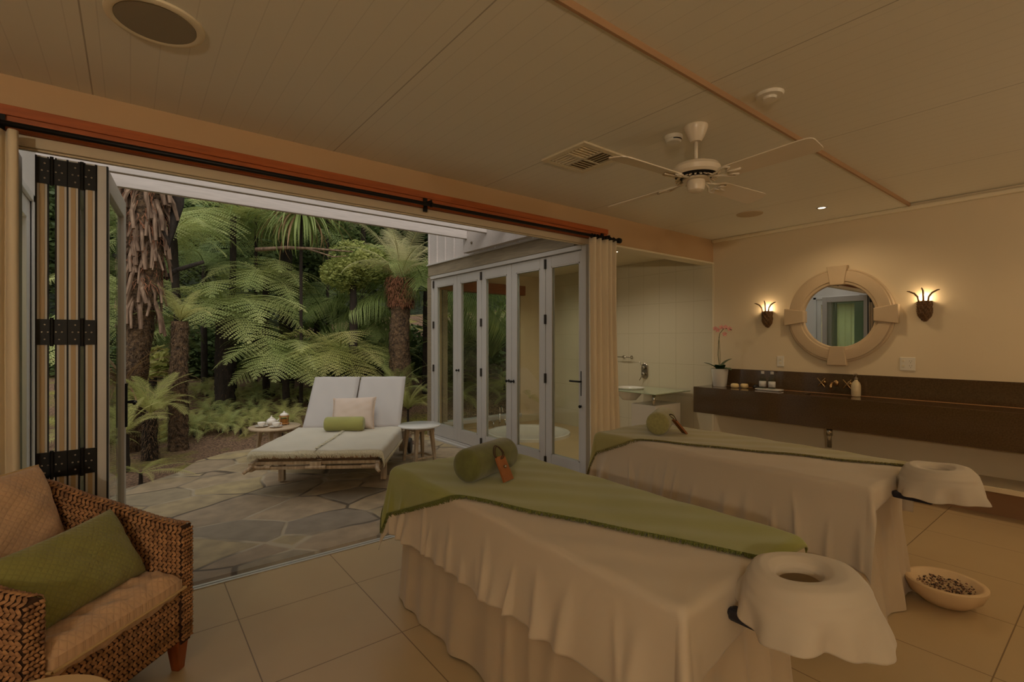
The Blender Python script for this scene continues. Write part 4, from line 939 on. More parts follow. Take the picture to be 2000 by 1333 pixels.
# small round table in the bottom corner
rt = empty('round_side_table', (-.235, 1.60, 0), label='small round cream topped table beside the near arm of the woven armchair', cat='side table')
MB().lathe([(.001, .475), (.20, .475), (.207, .480), (.207, .495), (.20, .50), (.001, .50)], (0, 0, 0), 48).build('table_top', mat('cream_table_top', (198, 166, 120), .4), rt, auto=35)
MB().lathe([(.03, .02), (.03, .475)], (0, 0, 0), 20).lathe([(.14, 0), (.14, .015), (.03, .03)], (0, 0, 0), 32).build('pedestal', M_leg, rt, smooth=True)
# ------------------------------------------------------------------ double sun lounger on the patio
LG = empty('double_sun_lounger', (1.325, 4.56, 0), math.radians(-34), label='double wooden sun lounger with white mattresses on the stone patio', cat='sun lounger')
W = 1.12; f = MB()
for sx in (-1, 1):
    f.box((sx*(W/2-.01), .93, .275), (.035, 2.0, .075))
for y, z in ((.0, .30), (.0, .255), (1.86, .275)): f.box((0, y, z), (W-.02, .04, .028))
for k in range(11): f.box((0, .12+k*.155, .30), (W-.06, .07, .018))
f.box((0, .9, .275), (.05, 1.86, .05))
f.build('frame', M_teak, LG, bevel=.003)
for sx in (-1, 1):
    h_ = MB().tube([(sx*(W/2-.01), -.02, .285), (sx*(W/2-.01), -.07, .28), (sx*(W/2+.0), -.12, .262), (sx*(W/2+.02), -.14, .245)], [.022, .02, .018, .014], 8)
    h_.tube([(sx*(W/2-.16), -.02, .262), (sx*(W/2-.05), -.02, .262)], .016, 8)
    h_.tube([(sx*(W/2-.06), -.02, .262), (sx*(W/2-.01), -.03, .28)], .014, 8).build('carry_handle', M_teak, LG)
h_ = MB(); h_.box((0, -.02, .28), (.10, .05, .065)).tube([(-.09, -.035, .262), (.09, -.035, .262)], .018, 8)
h_.build('centre_latch', M_teak, LG, bevel=.002)
for sx in (-1, 1): MB().box((sx*.50, .50, .12), (.055, .055, .24)).build('leg', M_teak, LG, bevel=.003)
for sx in (-1, 1): MB().box((sx*.50, 1.62, .14), (.05, .05, .22)).build('leg', M_teak, LG, bevel=.003)
MB().box((0, .50, .205), (.98, .03, .055)).build('cross_rail', M_teak, LG, bevel=.003)
for sx in (-1, 1):
    Rr = Matrix.Rotation(PI/2, 3, 'Y'); MB().lathe([(.001, -.02), (.06, -.02), (.085, -.022), (.095, -.015), (.095, .015), (.085, .022), (.06, .02), (.001, .02)], (sx*(W/2+.045), 1.62, .095), 28, Rr).tube([(sx*(W/2-.02), 1.62, .095), (sx*(W/2+.05), 1.62, .095)], .012, 8).build('wheel', mat('dark_wheel', (60, 56, 50), .6), LG, auto=35)
M_matt = mat('white_canvas', (172, 168, 164), .85, noise=(2, .03), bump=(300, .15, .001))
def pad(x0, x1, y0, y1, T, name, M_, zc, rotx, parent, by=0.):
    n = 24; m_ = MB(); Wd, L = x1-x0, y1-y0
    rr = lambda q: math.sqrt(max(0., 1-max(0, (abs(q)-.93)/.07)**2))
    for s_ in (1, -1):
        def fn(u, v):
            x, y = u*2-1, v*2-1; k = .25+.75*rr(x)*rr(y); return (x*Wd/2, L/2+y*L/2, s_*T/2*k+.003*math.sin(7*x+5*y))
        m_.grid(fn if s_ > 0 else (lambda u, v, g=fn: g(1-u, v)), n, n)
    def side(u, v):
        a = u*4; k = int(a) % 4; t_ = (a-int(a))*2-1; x, y = [(t_, -1), (1, t_), (-t_, 1), (-1, -t_)][k]; kk = .25+.75*rr(x)*rr(y)
        return (x*Wd/2, L/2+y*L/2, (v*2-1)*T/2*kk)
    m_.grid(side, 96, 3, closed=True)
    o = m_.build(name, M_, parent, smooth=True, bevel=0); o.location = ((x0+x1)/2, y0+by, zc); o.rotation_euler = (rotx, 0, 0); return o
BA = math.radians(52)
M_mside = mat('sand_canvas', (178, 146, 112), .85, bump=(300, .15, .001))
for x0, x1 in ((-.55, -.008), (.008, .55)):
    pad(x0, x1, .0, 1.20, .095, 'mattress', M_mside, .352, 0, LG)
    pad(x0, x1, 0, .74, .085, 'back_mattress', M_matt, .36, BA, LG, by=1.20)
bf = MB()
for sx in (-1, 0, 1): bf.box((sx*.5, 1.20+.37*math.cos(BA)+.05, .30+.37*math.sin(BA)), (.05, .76, .03), M=Matrix.Rotation(BA, 3, 'X'))
for k in range(6): q = .08+k*.12; bf.box((0, 1.20+q*math.cos(BA)+.045, .30+q*math.sin(BA)), (1.0, .06, .016), M=Matrix.Rotation(BA, 3, 'X'))
for sx in (-1, 1): bf.box((sx*.42, 1.72, .50), (.03, .04, .44), M=Matrix.Rotation(math.radians(18), 3, 'X'))
bf.build('back_frame', M_teak, LG, bevel=.002)
# fringed throws, one on each mattress
def lw(p): return LG.matrix_basis @ Vector(p)
bpy.context.view_layer.update()
LM = Matrix.Translation(LG.location) @ Matrix.Rotation(math.radians(-34), 4, 'Z')
lf = make_cloth_map(-.555, .555, -.004, 1.5, .412, 21, amp=.012)
def lmap(X, Y, lift=0.): return LM @ lf(X, Y, lift)
M_thr = mat('pale_cotton_throw', (186, 180, 162), .95, noise=(3, .05), bump=(240, .4, .002), sheen=.3)
M_thrf = mat('pale_green_fringe', (206, 202, 180), .95)
for sx, lb in ((-1, 'pale fringed cotton throw on the lounger mattress nearer the tea table'), (1, 'pale fringed cotton throw hanging over the wheel side of the lounger')):
    xa, xb = (-.60, -.004) if sx < 0 else (.004, .70)
    m_ = MB().grid(lambda u, v: lmap(xa+(xb-xa)*u, -.030+1.155*v, .004), 70, 80)
    o = m_.build('fringed_throw', M_thr, None, smooth=True, solid=.004); tag(o, lb, 'throw', 'pale throws on the sun lounger')
    g = fringe(lmap, (xa, -.03), (xb, -.03), 420, .055, .009, 6+sx, (0, -1), .0036)
    e_ = fringe(lmap, (xb if sx > 0 else xa, -.05), (xb if sx > 0 else xa, 1.1), 330 if sx > 0 else 200, .04, .005, 9+sx, (sx, 0), .0022); g.add(e_.v, e_.f)
    rnd = random.Random(2); q = MB()
    for k in range(260):
        y = rnd.uniform(-.04, 1.1); x = (0.0-sx*-.004); a = lmap(x, y, .010); q.tube([a, a+Vector((rnd.uniform(-.014, .014), rnd.uniform(-.014, .014), .006)), a+Vector((rnd.uniform(-.02, .02), rnd.uniform(-.02, .02), .002))], .0018, 4, cap=False)
    g.add(q.v, q.f); g.build('fringe', M_thrf, o)
# pillow and bolster on the lounger
o = cushion(.46, .38, .15, .06, seed=12, wr=.002).build('white_pillow', mat('ivory_pillow', (192, 176, 162), .85, bump=(260, .2, .001)), None, smooth=True)
o.matrix_basis = LM @ Matrix.Translation((.05, 1.10, .575)) @ Matrix.Rotation(math.radians(62), 4, 'X') @ Matrix.Rotation(.03, 4, 'Z'); tag(o, 'ivory pillow with a beaded edge leaning on the lounger back', 'pillow')
be_ = MB()
for k in range(26):
    t_ = k/25*2-1
    for s_ in (-1, 1): be_.box((s_*.232*(1-.06*(1-t_*t_)), t_*.185, 0), (.020, .008, .010))
be_.build('beaded_edge', mat('ivory_trim', (200, 176, 150), .8), o)
p0, p1 = LM @ Vector((-.20, .90, .492)), LM @ Vector((.21, .90, .492))
M_bg = mat('light_green_wool', (150, 150, 84), .95, noise=(4, .15), bump=(260, .35, .002), sheen=.3)
bolster(p0, p1, .077, M_bg, 'bolster', 'light green bolster lying across the sun lounger', 'round bolsters')
# ------------------------------------------------------------------ patio side tables
def round_table(c, r, zt, label, glass=False, spin=0.):
    t = empty('garden_side_table', (c[0], c[1], 0), spin, label=label, cat='side table', group='round garden side tables')
    MB().lathe([(.001, zt-.022), (r-.01, zt-.022), (r, zt-.016), (r, zt-.004), (r-.006, zt), (.001, zt)], (0, 0, 0), 56).build('table_top', mat('pale_glazed_top', (205, 205, 200), .12, spec=.6) if glass else mat('pale_oiled_top', (186, 166, 138), .4, noise=(6, .15), stretch=(1, 12, 1)), t, auto=35)
    for k in range(4):
        a = PI/4+k*PI/2; x, y = math.cos(a), math.sin(a)
        MB().tube([(x*r*.74, y*r*.74, .0), (x*r*.56, y*r*.56, zt-.022)], [.020, .030], 4).build('leg', M_teak, t)
    fr = MB()
    for k in range(4):
        R = Matrix.Rotation(k*PI/2, 3, 'Z'); fr.box(R @ Vector((r*.40, 0, zt-.045)), (.02, r*.8, .045), M=R)
    for k in range(4):
        R = Matrix.Rotation(k*PI/2, 3, 'Z'); fr.box(R @ Vector((r*.49, 0, .05)), (.016, r*.98, .022), M=R)
    fr.build('rail', M_teak, t, bevel=.002)
    return t
tl = atD(537, 832, 5.65); tr_ = atD(819, 832, 5.70)
round_table((tl.x, tl.y), .275, .41, 'round wooden side table with the tea set, left of the sun lounger', spin=.3)
round_table((tr_.x, tr_.y), .245, .42, 'round side table with a shiny pale top, between lounger and glass doors', True, .1)
ts = [(-.07, -.06), (.09, -.06), (-.02, .06), (.08, .09)]
def tp(dx, dl): return (tl.x+RX*dx+FX*dl, tl.y+RY*dx+FY*dl, .411)
for (dx, dl), lb in zip(((-.115, -.08), (.06, -.10)), ('white cup and saucer on the tea table, farther from the lounger', 'white cup and saucer on the tea table, nearer the lounger')):
    x, y, z = tp(dx, dl); cp = empty('tea_cup', (x, y, z), label=lb, cat='cup', group='cups on the tea table')
    MB().lathe([(.001, .004), (.04, .004), (.068, .014), (.07, .017), (.04, .009), (.001, .008)], (0, 0, 0), 32).build('saucer', M_cer, cp, smooth=True)
    MB().lathe([(.001, .010), (.022, .010), (.036, .028), (.042, .055), (.040, .056), (.034, .030), (.001, .018)], (0, 0, 0), 28).tube([(.038, 0, .048), (.062, 0, .044), (.058, 0, .026), (.034, 0, .024)], .004, 7).build('cup', M_cer, cp, smooth=True)
x, y, z = tp(-.06, .04); tpot = empty('teapot', (x, y, z), label='small white lidded pot at the back of the tea table', cat='teapot')
MB().lathe([(.001, 0), (.035, 0), (.055, .03), (.055, .055), (.035, .078), (.001, .082)], (0, 0, 0), 28).tube([(.05, 0, .03), (.075, 0, .055), (.085, 0, .07)], [.012, .008, .006], 8).build('pot_body', M_cer, tpot, smooth=True)
MB().lathe([(.034, .078), (.02, .090), (.006, .094), (.010, .106), (.001, .112)], (0, 0, 0), 20).build('lid', M_cer, tpot, smooth=True)
x, y, z = tp(.07, .08); lt = empty('glass_teapot', (x, y, z), label='glass tea maker with a white lid and brown handle frame on the tea table', cat='teapot')
MB().lathe([(.001, 0), (.045, 0), (.05, .01), (.05, .10), (.046, .105)], (0, 0, 0), 28).build('glass_body', M_glassb, lt, smooth=True)
MB().lathe([(.001, .006), (.042, .006), (.042, .07), (.001, .07)], (0, 0, 0), 24).build('tea', mat('amber_tea', (150, 96, 40), .2), lt)
fr = MB()
for a in range(4): x_, y_ = .054*math.cos(a*PI/2+.4), .054*math.sin(a*PI/2+.4); fr.tube([(x_, y_, 0), (x_, y_, .11)], .004, 6)
fr.lathe([(.052, .095), (.056, .095), (.056, .105), (.052, .105)], (0, 0, 0), 28).lathe([(.052, .012), (.056, .012), (.056, .022), (.052, .022)], (0, 0, 0), 28).build('handle_frame', mat('cane_frame', (170, 120, 66), .6), lt)
MB().lathe([(.05, .106), (.045, .125), (.02, .140), (.008, .142), (.012, .155), (.001, .16)], (0, 0, 0), 24).build('lid', M_cer, lt, smooth=True)
# ------------------------------------------------------------------ garden ground
PE = [(-.46, YA+.14), (-.46, 4.6)]
for px, py in ((238, 959), (290, 944), (347, 925), (385, 902), (440, 886), (501, 876)): p = onZ(px, py, -.02); PE.append((p.x, p.y))
PE += [(.9, 7.0), (1.9, 7.25), (2.9, 6.9), (3.47, 6.62), (3.47, YA+.14)]
struct(MB().prism(PE[::-1], -.12, -.012).build('floor_patio', M_flag))
def gz(x, y):
    d = x*FX+y*FY; s_ = smooth(6.0, 10.5, d)*.55+max(0, d-10.5)*.16
    return -.03+s_+.03*math.sin(x*1.7)*math.sin(y*1.3)*smooth(5.5, 8, d)
g = MB().grid(lambda u, v: (-9+30*u, 3.45+22*v, min(gz(-9+30*u, 3.45+22*v), -.03 if (-9+30*u > 3.3 and 3.45+22*v < 6.9) else 9)-(.3 if (-9+30*u > 3.3 and 3.45+22*v < 6.62) else 0)), 120, 90)
b = NB('garden_ground'); f_ = b.noise(.9, 4); so_ = b.ramp(b.noise(42, 5), [(.35, lin((70, 52, 38))), (.55, lin((126, 98, 74))), (.75, lin((168, 136, 106)))]); mo_ = b.ramp(b.noise(26, 4), [(.35, lin((90, 88, 36))), (.7, lin((152, 142, 64)))])
b.l(b.mix(b.ramp(f_, [(.50, (0, 0, 0, 1)), (.60, (1, 1, 1, 1))]), so_, mo_), b.p.inputs['Base Color']); b.p.inputs['Roughness'].default_value = .95; b.bump(b.noise(50, 5), 1., .03)
struct(g.build('ground', b.m, smooth=True))
# ------------------------------------------------------------------ plant builders
L_fern = leafmat('fern_green', (192, 196, 130), (152, 166, 102), 1.5, .28)
L_fernd = leafmat('fern_deep_green', (156, 170, 112), (112, 132, 80), 1.5, .45)
L_ferny = leafmat('fern_yellow_green', (206, 200, 134), (166, 172, 100), 1.5, .45)
L_pale = leafmat('fern_pale', (214, 206, 160), (176, 178, 124), 2, .45)
L_palm = leafmat('palm_green', (162, 176, 110), (108, 128, 66), 1.2, .4)
L_bush = leafmat('bush_green', (176, 180, 108), (124, 140, 74), 2., .4)
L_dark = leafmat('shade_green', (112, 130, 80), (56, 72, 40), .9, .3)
L_dry = leafmat('dry_leaf', (170, 140, 104), (110, 84, 58), 2.)
M_bark = mat('fibrous_bark', (116, 92, 66), .95, noise=(22, .6), c2=(46, 34, 24), bump=(34, 1., .03))
M_barkd = mat('dark_bark', (50, 40, 30), .95, noise=(16, .6), bump=(30, 1., .03), stretch=(1, 1, .3))
M_rust = mat('rust_fibre', (146, 96, 66), .9, noise=(40, .5), c2=(84, 52, 34))
M_stub = mat('grey_frond_stub', (140, 116, 94), .85, noise=(9, .5), c2=(78, 56, 40), stretch=(3, 3, .6))
def frond(L, wid, elev, droop, pairs=26, teeth=11, kind='fern', seed=0, sweep=.12, pend=.15):
    """one frond in the x-z plane starting at the origin; returns arrays of quads"""
    rnd = random.Random(seed); P = [Vector((0, 0, 0))]; n = 60; TH = []
    for i in range(n):
        th = elev-droop*((i/n)**1.25); TH.append(th); P.append(P[-1]+Vector((math.cos(th), 0, math.sin(th)))*(L/n))
    TH.append(TH[-1]); V = []; Q = []
    st = .10 if kind == 'fern' else .12
    for k in range(pairs):
        t = st+(1-st)*(k/(pairs-.3)); i = min(int(t*n), n-1); f_ = t*n-i; p = P[i].lerp(P[i+1], f_); th = TH[i]
        tan = Vector((math.cos(th), 0, math.sin(th))); up = Vector((-math.sin(th), 0, math.cos(th)))
        q = (t-st)/(1-st)
        if kind == 'fern': wl = wid*(math.sin(PI*min(1., q*.86+.14))**.75)*(1-q**4*.6)
        else: wl = wid*(math.sin(PI*min(1., q*.80+.16))**.6)
        wl = max(.01, wl*rnd.uniform(.93, 1.05))
        for s_ in (-1, 1):
            d = (Vector((0, s_, 0))*math.cos(sweep+.35*q)+tan*math.sin(sweep+.35*q)); d = (d+up*rnd.uniform(-.05, .10)).normalized()
            if kind == 'fern':
                m = max(4, int(teeth*(wl/wid)**.6)); a = p.copy(); dz = 0.; sp_ = L*(1-st)/pairs
                for j in range(m):
                    tt = (j+.5)/m; c_ = p+d*wl*tt-up*wl*pend*tt*tt*1.3; ll = sp_*.43*(1-tt**2*.75)+.002; w2 = wl/m*.46
                    for g_ in (-1, 1):
                        dd = (tan*g_+d*.35).normalized(); b0 = len(V)
                        V += [c_-d*w2, c_+dd*ll*.6-d*w2*.9, c_+dd*ll, c_+dd*ll*.55+d*w2*.9]; V[-1] = c_+d*w2 if False else V[-1]
                        Q.append((b0, b0+1, b0+2, b0+3))
            else:
                w2 = L*(1-st)/pairs*.30; b0 = len(V); m1 = p+d*wl*.5-up*wl*pend*.2; m2 = p+d*wl-up*wl*pend
                V += [p-tan*w2*.6, p+tan*w2*.6, m1+tan*w2, m1-tan*w2]; Q.append((b0, b0+1, b0+2, b0+3))
                b0 = len(V); V += [m1-tan*w2, m1+tan*w2, m2+tan*w2*.1, m2-tan*w2*.1]; Q.append((b0, b0+1, b0+2, b0+3))
    r = .010*L/1.4 if kind == 'fern' else .008
    for i in range(0, n, 3):
        b0 = len(V); a, c_ = P[i], P[min(i+3, n)]; ra = r*(1-i/n)+.0015; rc = r*(1-(i+3)/n)+.0015; up = Vector((-math.sin(TH[i]), 0, math.cos(TH[i])))
        V += [a+Vector((0, -ra, 0)), a+up*ra, a+Vector((0, ra, 0)), c_+Vector((0, -rc, 0)), c_+up*rc, c_+Vector((0, rc, 0))]
        Q += [(b0, b0+3, b0+4, b0+1), (b0+1, b0+4, b0+5, b0+2), (b0, b0+2, b0+5, b0+3)]
    return np.array([tuple(v) for v in V], dtype=np.float32), np.array(Q, dtype=np.int32)
class QB:
    """big quad meshes from arrays"""
    def __init__(s): s.V = []; s.Q = []; s.n = 0
    def add(s, V, Q): s.V.append(V.astype(np.float32)); s.Q.append(Q+s.n); s.n += len(V)
    def inst(s, VQ, loc, az=0., scale=1., roll=0., tilt=0.):
        V, Q = VQ; R = (Matrix.Rotation(az, 3, 'Z') @ Matrix.Rotation(-tilt, 3, 'Y') @ Matrix.Rotation(roll, 3, 'X'))
        s.add(V @ (np.array(R).T.astype(np.float32)*scale)+np.array(loc, dtype=np.float32), Q)
    def build(s, name, m, parent=None):
        V = np.concatenate(s.V); Q = np.concatenate(s.Q); me = bpy.data.meshes.new(name)
        me.vertices.add(len(V)); me.vertices.foreach_set('co', V.ravel()); me.loops.add(Q.size); me.loops.foreach_set('vertex_index', Q.ravel().astype(np.int32))
        me.polygons.add(len(Q)); me.polygons.foreach_set('loop_start', np.arange(0, Q.size, 4, dtype=np.int32)); me.update(calc_edges=True)
        me.validate(); me.materials.append(m); o = bpy.data.objects.new(name, me); sc.collection.objects.link(o)
        if parent is not None: o.parent = parent
        return o
FR = {}
def fr(elev, droop, kind='fern', wid=.30, **kw):
    k = (round(elev, 2), round(droop, 2), kind, wid, tuple(kw.items()))
    if k not in FR: FR[k] = frond(1.4 if kind == 'fern' else 1., wid, elev, droop, kind=kind, seed=len(FR), **kw)
    return FR[k]
def crown(qb, c, R, n, elevs, seed, kind='fern', wid=.30, tilt=0., az0=0., face=(), **kw):
    for a_, e_, d_, k_ in face: qb.inst(fr(e_, d_, kind, wid, **kw), c, AZ+PI+a_, k_*R/1.4, 0., 0.)
    rnd = random.Random(seed); g = 2.39996
    for k in range(n):
        e, d = elevs[k % len(elevs)]; s_ = R/(1.4 if kind == 'fern' else 1.)*rnd.uniform(.85, 1.1)
        qb.inst(fr(e, d, kind, wid, **kw), c, az0+k*g+rnd.uniform(-.2, .2), s_, rnd.uniform(-.3, .3), rnd.uniform(-.08, .08))
def trunk(pts, rads, m, parent, name='trunk', rough=.12, seed=0, seg=18, n=46):
    rnd = random.Random(seed); P = [Vector(p) for p in pts]
    def at(t):
        k = t*(len(P)-1); i = min(int(k), len(P)-2); f_ = k-i; return P[i].lerp(P[i+1], f_), rads[i]*(1-f_)+rads[i+1]*f_
    ph = [rnd.uniform(0, 6.28) for _ in range(4)]
    def fn(u, v):
        c_, r_ = at(v); a = 2*PI*u; r_ *= 1+rough*(math.sin(5*a+9*v*6+ph[0])*.5+math.sin(3*a-14*v+ph[1])*.4+rnd.uniform(-.6, .6)); return (c_.x+r_*math.cos(a), c_.y+r_*math.sin(a), c_.z)
    return MB().grid(fn, seg, n, closed=True).build(name, m, parent, smooth=True)
def fibres(pts, rads, m, parent, name, cnt, L, seed, w_=.004, down=-1, out=.35):
    rnd = random.Random(seed); P = [Vector(p) for p in pts]; qb = []; F = []
    for k in range(cnt):
        t = rnd.random(); kk = t*(len(P)-1); i = min(int(kk), len(P)-2); f_ = kk-i; c_ = P[i].lerp(P[i+1], f_); r_ = rads[i]*(1-f_)+rads[i+1]*f_
        a = rnd.uniform(0, 6.28); n_ = Vector((math.cos(a), math.sin(a), 0)); s_ = Vector((-math.sin(a), math.cos(a), 0)); ll = L*rnd.uniform(.5, 1.2)
        p = c_+n_*r_*.98; m1 = p+n_*ll*out*rnd.uniform(.6, 1.4)+Vector((0, 0, down*ll*.4))+s_*ll*rnd.uniform(-.35, .35); e = m1+Vector((0, 0, down*ll*.6))+n_*ll*out*rnd.uniform(-.5, .5)+s_*ll*rnd.uniform(-.3, .3)
        b0 = len(qb); qb += [p-s_*w_, p+s_*w_, m1+s_*w_, m1-s_*w_, e+s_*w_*.4, e-s_*w_*.4]; F += [(b0, b0+1, b0+2, b0+3), (b0+3, b0+2, b0+4, b0+5)]
    return MB().add(qb, F).build(name, m, parent)
def gp(px, py, d):
    """plant point at depth d on the line of sight of a photo pixel"""
    return atD(px, py, d)
def base_of(p): return Vector((p.x, p.y, gz(p.x, p.y)-.03))
OPEN = [(.9, 1.5), (.55, 1.5), (.25, 1.2), (1.15, 1.7), (.05, .9), (.7, 1.7)]
DROOP = [(.5, 1.4), (.15, 1.1), (-.1, .9), (.75, 1.7), (-.3, .6), (.3, 1.5)]
UPR = [(1.35, 1.1), (1.2, 1.2), (1.0, 1.6), (1.25, .9), (.7, 1.6), (.9, 1.3)]
def tree_fern(px, py, d, R, n, elevs, label, tr=.13, tm=None, lm=None, seed=1, rust=False, wid=.30, fib=300, lean=0., top=None, az0=0., face=(), kind='fern', group='tree ferns beyond the patio', **kw):
    c_ = gp(px, py, d); b_ = base_of(c_)+Vector((RX*lean, RY*lean, 0)); t = empty('tree_fern', b_, label=label, cat='tree fern', group=group)
    pts = [Vector((0, 0, 0)), (c_-b_)*.5+Vector((RX*-.02, 0, 0)), (c_-b_)]
    trunk(pts, [tr*1.1, tr, tr*.9], tm or M_bark, t, seed=seed)
    if fib: fibres(pts, [tr*1.1, tr, tr*.9], M_bark if not rust else M_bark, t, 'root_fibre', fib, .06, seed, .0035)
    if rust: q = (c_-b_); fibres([q*.80, q*1.02], [tr*1.0, tr*1.25], M_rust, t, 'rusty_skirt', 1300, .10, seed+3, .006, -1, .6)
    qb = QB(); crown(qb, (c_-b_), R, n, elevs, seed, wid=wid, az0=az0, kind=kind, face=face, **kw); qb.build('fronds', lm or L_fern, t)
    return t
# big shaggy tree at the left
c0_ = gp(285, 360, 6.1); c1_ = gp(280, 560, 6.15); c2_ = gp(258, 780, 6.25); b_ = base_of(gp(255, 880, 6.3))
bt = empty('shaggy_tree', b_, label='big shaggy trunk with hanging grey frond stubs at the garden edge by the open doors', cat='tree')
hi = gp(300, 150, 6.0); pts = [Vector((0, 0, 0)), c2_-b_, c1_-b_, c0_-b_, hi-b_]
trunk(pts, [.15, .125, .17, .22, .24], M_bark, bt, seed=5, n=70); fibres(pts[:3], [.15, .125, .17], M_bark, bt, 'root_fibre', 1600, .07, 4, .004)
rnd = random.Random(11); S_ = MB()
for k in range(250):
    t = rnd.uniform(-.12, 1); a = rnd.uniform(0, 6.28); c_ = (pts[2]).lerp(pts[4], t); r_ = .16+.06*t; n_ = Vector((math.cos(a), math.sin(a), 0)); L = rnd.uniform(.14, .42); sd_ = Vector((-n_.y, n_.x, 0))
    tp_ = c_+n_*(r_*.85)+Vector((0, 0, .1)); bt_ = c_+n_*(r_+rnd.uniform(.02, .12))+Vector((0, 0, -L))+sd_*rnd.uniform(-.09, .09); w_ = rnd.uniform(.010, .034)
    S_.tube([tp_, tp_.lerp(bt_, .5)+n_*.03+sd_*rnd.uniform(-.02, .02), bt_], [w_*1.2, w_, w_*.7], 6)
S_.build('frond_stub', M_stub, bt)
fibres([pts[2], pts[3], pts[4]], [.20, .24, .26], M_rust, bt, 'rusty_fibre', 900, .12, 8, .005, -1, .3)
MB().tube([pts[3]+Vector((.05, 0, -.2)), gp(330, 480, 6.2)-b_, gp(345, 400, 6.3)-b_, gp(350, 340, 6.4)-b_], [.09, .085, .08, .07], 12).tube([gp(322, 545, 6.4)-b_, gp(345, 528, 6.5)-b_, gp(398, 512, 6.7)-b_], [.03, .03, .025], 9).build('branch', M_barkd, bt, smooth=True)
# the tree ferns
tree_fern(352, 628, 6.35, .62, 13, UPR, 'young tree fern with a brown fuzzy trunk beside the shaggy tree', tr=.10, seed=2, fib=1800, lean=-.02, lm=L_ferny, wid=.22)
def TF(px, py, d, R, n, elevs, label, **kw):
    kw.setdefault('tm', M_barkd); kw.setdefault('tr', .055); kw.setdefault('fib', 0); kw.setdefault('pairs', 19); kw.setdefault('teeth', 11)
    return tree_fern(px, py, d, R, n, elevs, label, **kw)
TF(440, 600, 8.2, 1.55, 20, DROOP, 'large spreading tree fern with a dark trunk in the middle of the garden', tr=.14, seed=3, wid=.44, fib=100, pairs=19, teeth=12, face=((-.9, .35, 1.3, 1.), (-.35, .4, 1.6, .95), (.25, .35, 1.5, 1.), (.85, .35, 1.3, 1.05), (1.3, .4, 1.1, 1.1)))
TF(456, 425, 8.8, 1.35, 15, DROOP, 'tall tree fern whose big frond hangs down behind the middle one', seed=8, wid=.52, lean=.0, az0=-2.4, pairs=20, teeth=14, face=((.05, .25, 1.75, 1.15), (-1.2, .2, .9, 1.), (-.7, .1, 1.1, 1.), (1.2, .3, 1.2, 1.)))
TF(338, 455, 7.6, 1.15, 13, DROOP, 'tree fern with level fronds just right of the shaggy tree', seed=9, wid=.44, lean=.2, az0=-1.2, face=((-1.3, .2, .7, 1.), (1.25, .25, .8, 1.), (-.5, .3, 1.4, .9)))
TF(560, 690, 8.2, 1.2, 16, DROOP, 'low tree fern with wide fronds behind the lounger back', seed=12, wid=.46, teeth=13, face=((-.8, .3, 1.2, 1.), (0., .3, 1.5, 1.), (.8, .3, 1.2, 1.)))
TF(665, 685, 8.4, 1.2, 16, DROOP, 'low pale green tree fern above the right half of the lounger back', seed=13, wid=.50, lm=L_ferny, teeth=13, face=((-.7, .3, 1.2, 1.), (.1, .3, 1.5, 1.), (.9, .3, 1.2, 1.)))
tree_fern(782, 545, 8.3, 1.25, 18, UPR, 'tree fern with a rusty collar on its thick trunk near the white wing', tr=.165, seed=4, rust=True, lm=L_pale, wid=.26, fib=900)
TF(742, 690, 9.0, 1.0, 12, DROOP, 'small dim tree fern behind the rusty collared trunk', tr=.08, seed=15, wid=.40, lm=L_fern)
TF(560, 455, 9.6, 1.6, 15, OPEN, 'tall tree fern high behind the bare branch', tr=.12, seed=21, wid=.46, lm=L_fernd)
TF(400, 520, 9.9, 1.5, 15, OPEN, 'tree fern in the second row between the shaggy tree and the tall fern', seed=31, wid=.46, lm=L_fernd)
TF(520, 540, 8.9, 1.3, 16, DROOP, 'tree fern in the second row behind the middle fern', seed=33, wid=.46, lm=L_fern, face=((-.6, .3, 1.3, 1.), (.2, .3, 1.5, 1.), (.9, .3, 1.2, 1.)))
TF(620, 600, 9.8, 1.4, 15, OPEN, 'tree fern in the second row under the strap leaved plant', seed=34, wid=.46, lm=L_fernd)
TF(710, 420, 10.2, 1.5, 14, OPEN, 'pale tree fern high under the pergola left of the rusty collared one', seed=35, wid=.42, lm=L_pale)
TF(300, 640, 8.6, 1.1, 13, DROOP, 'tree fern filling the gap behind the young tree fern', seed=36, wid=.42, lm=L_fernd)
TF(240, 560, 8.0, 1.3, 14, DROOP, 'tree fern seen through the glass of the open door leaf', seed=23, wid=.42, lm=L_fern)
TF(905, 560, 10.4, 1.3, 14, OPEN, 'tree fern outside the bathroom window', seed=25, wid=.40, lm=L_fern)
TF(985, 640, 10.8, 1.3, 14, DROOP, 'drooping tree fern outside the right end of the bathroom window', seed=26, wid=.40, lm=L_fern)
TF(120, 640, 7.0, 1.2, 14, DROOP, 'tree fern behind the folded door stack', seed=27, wid=.40, lm=L_fern)
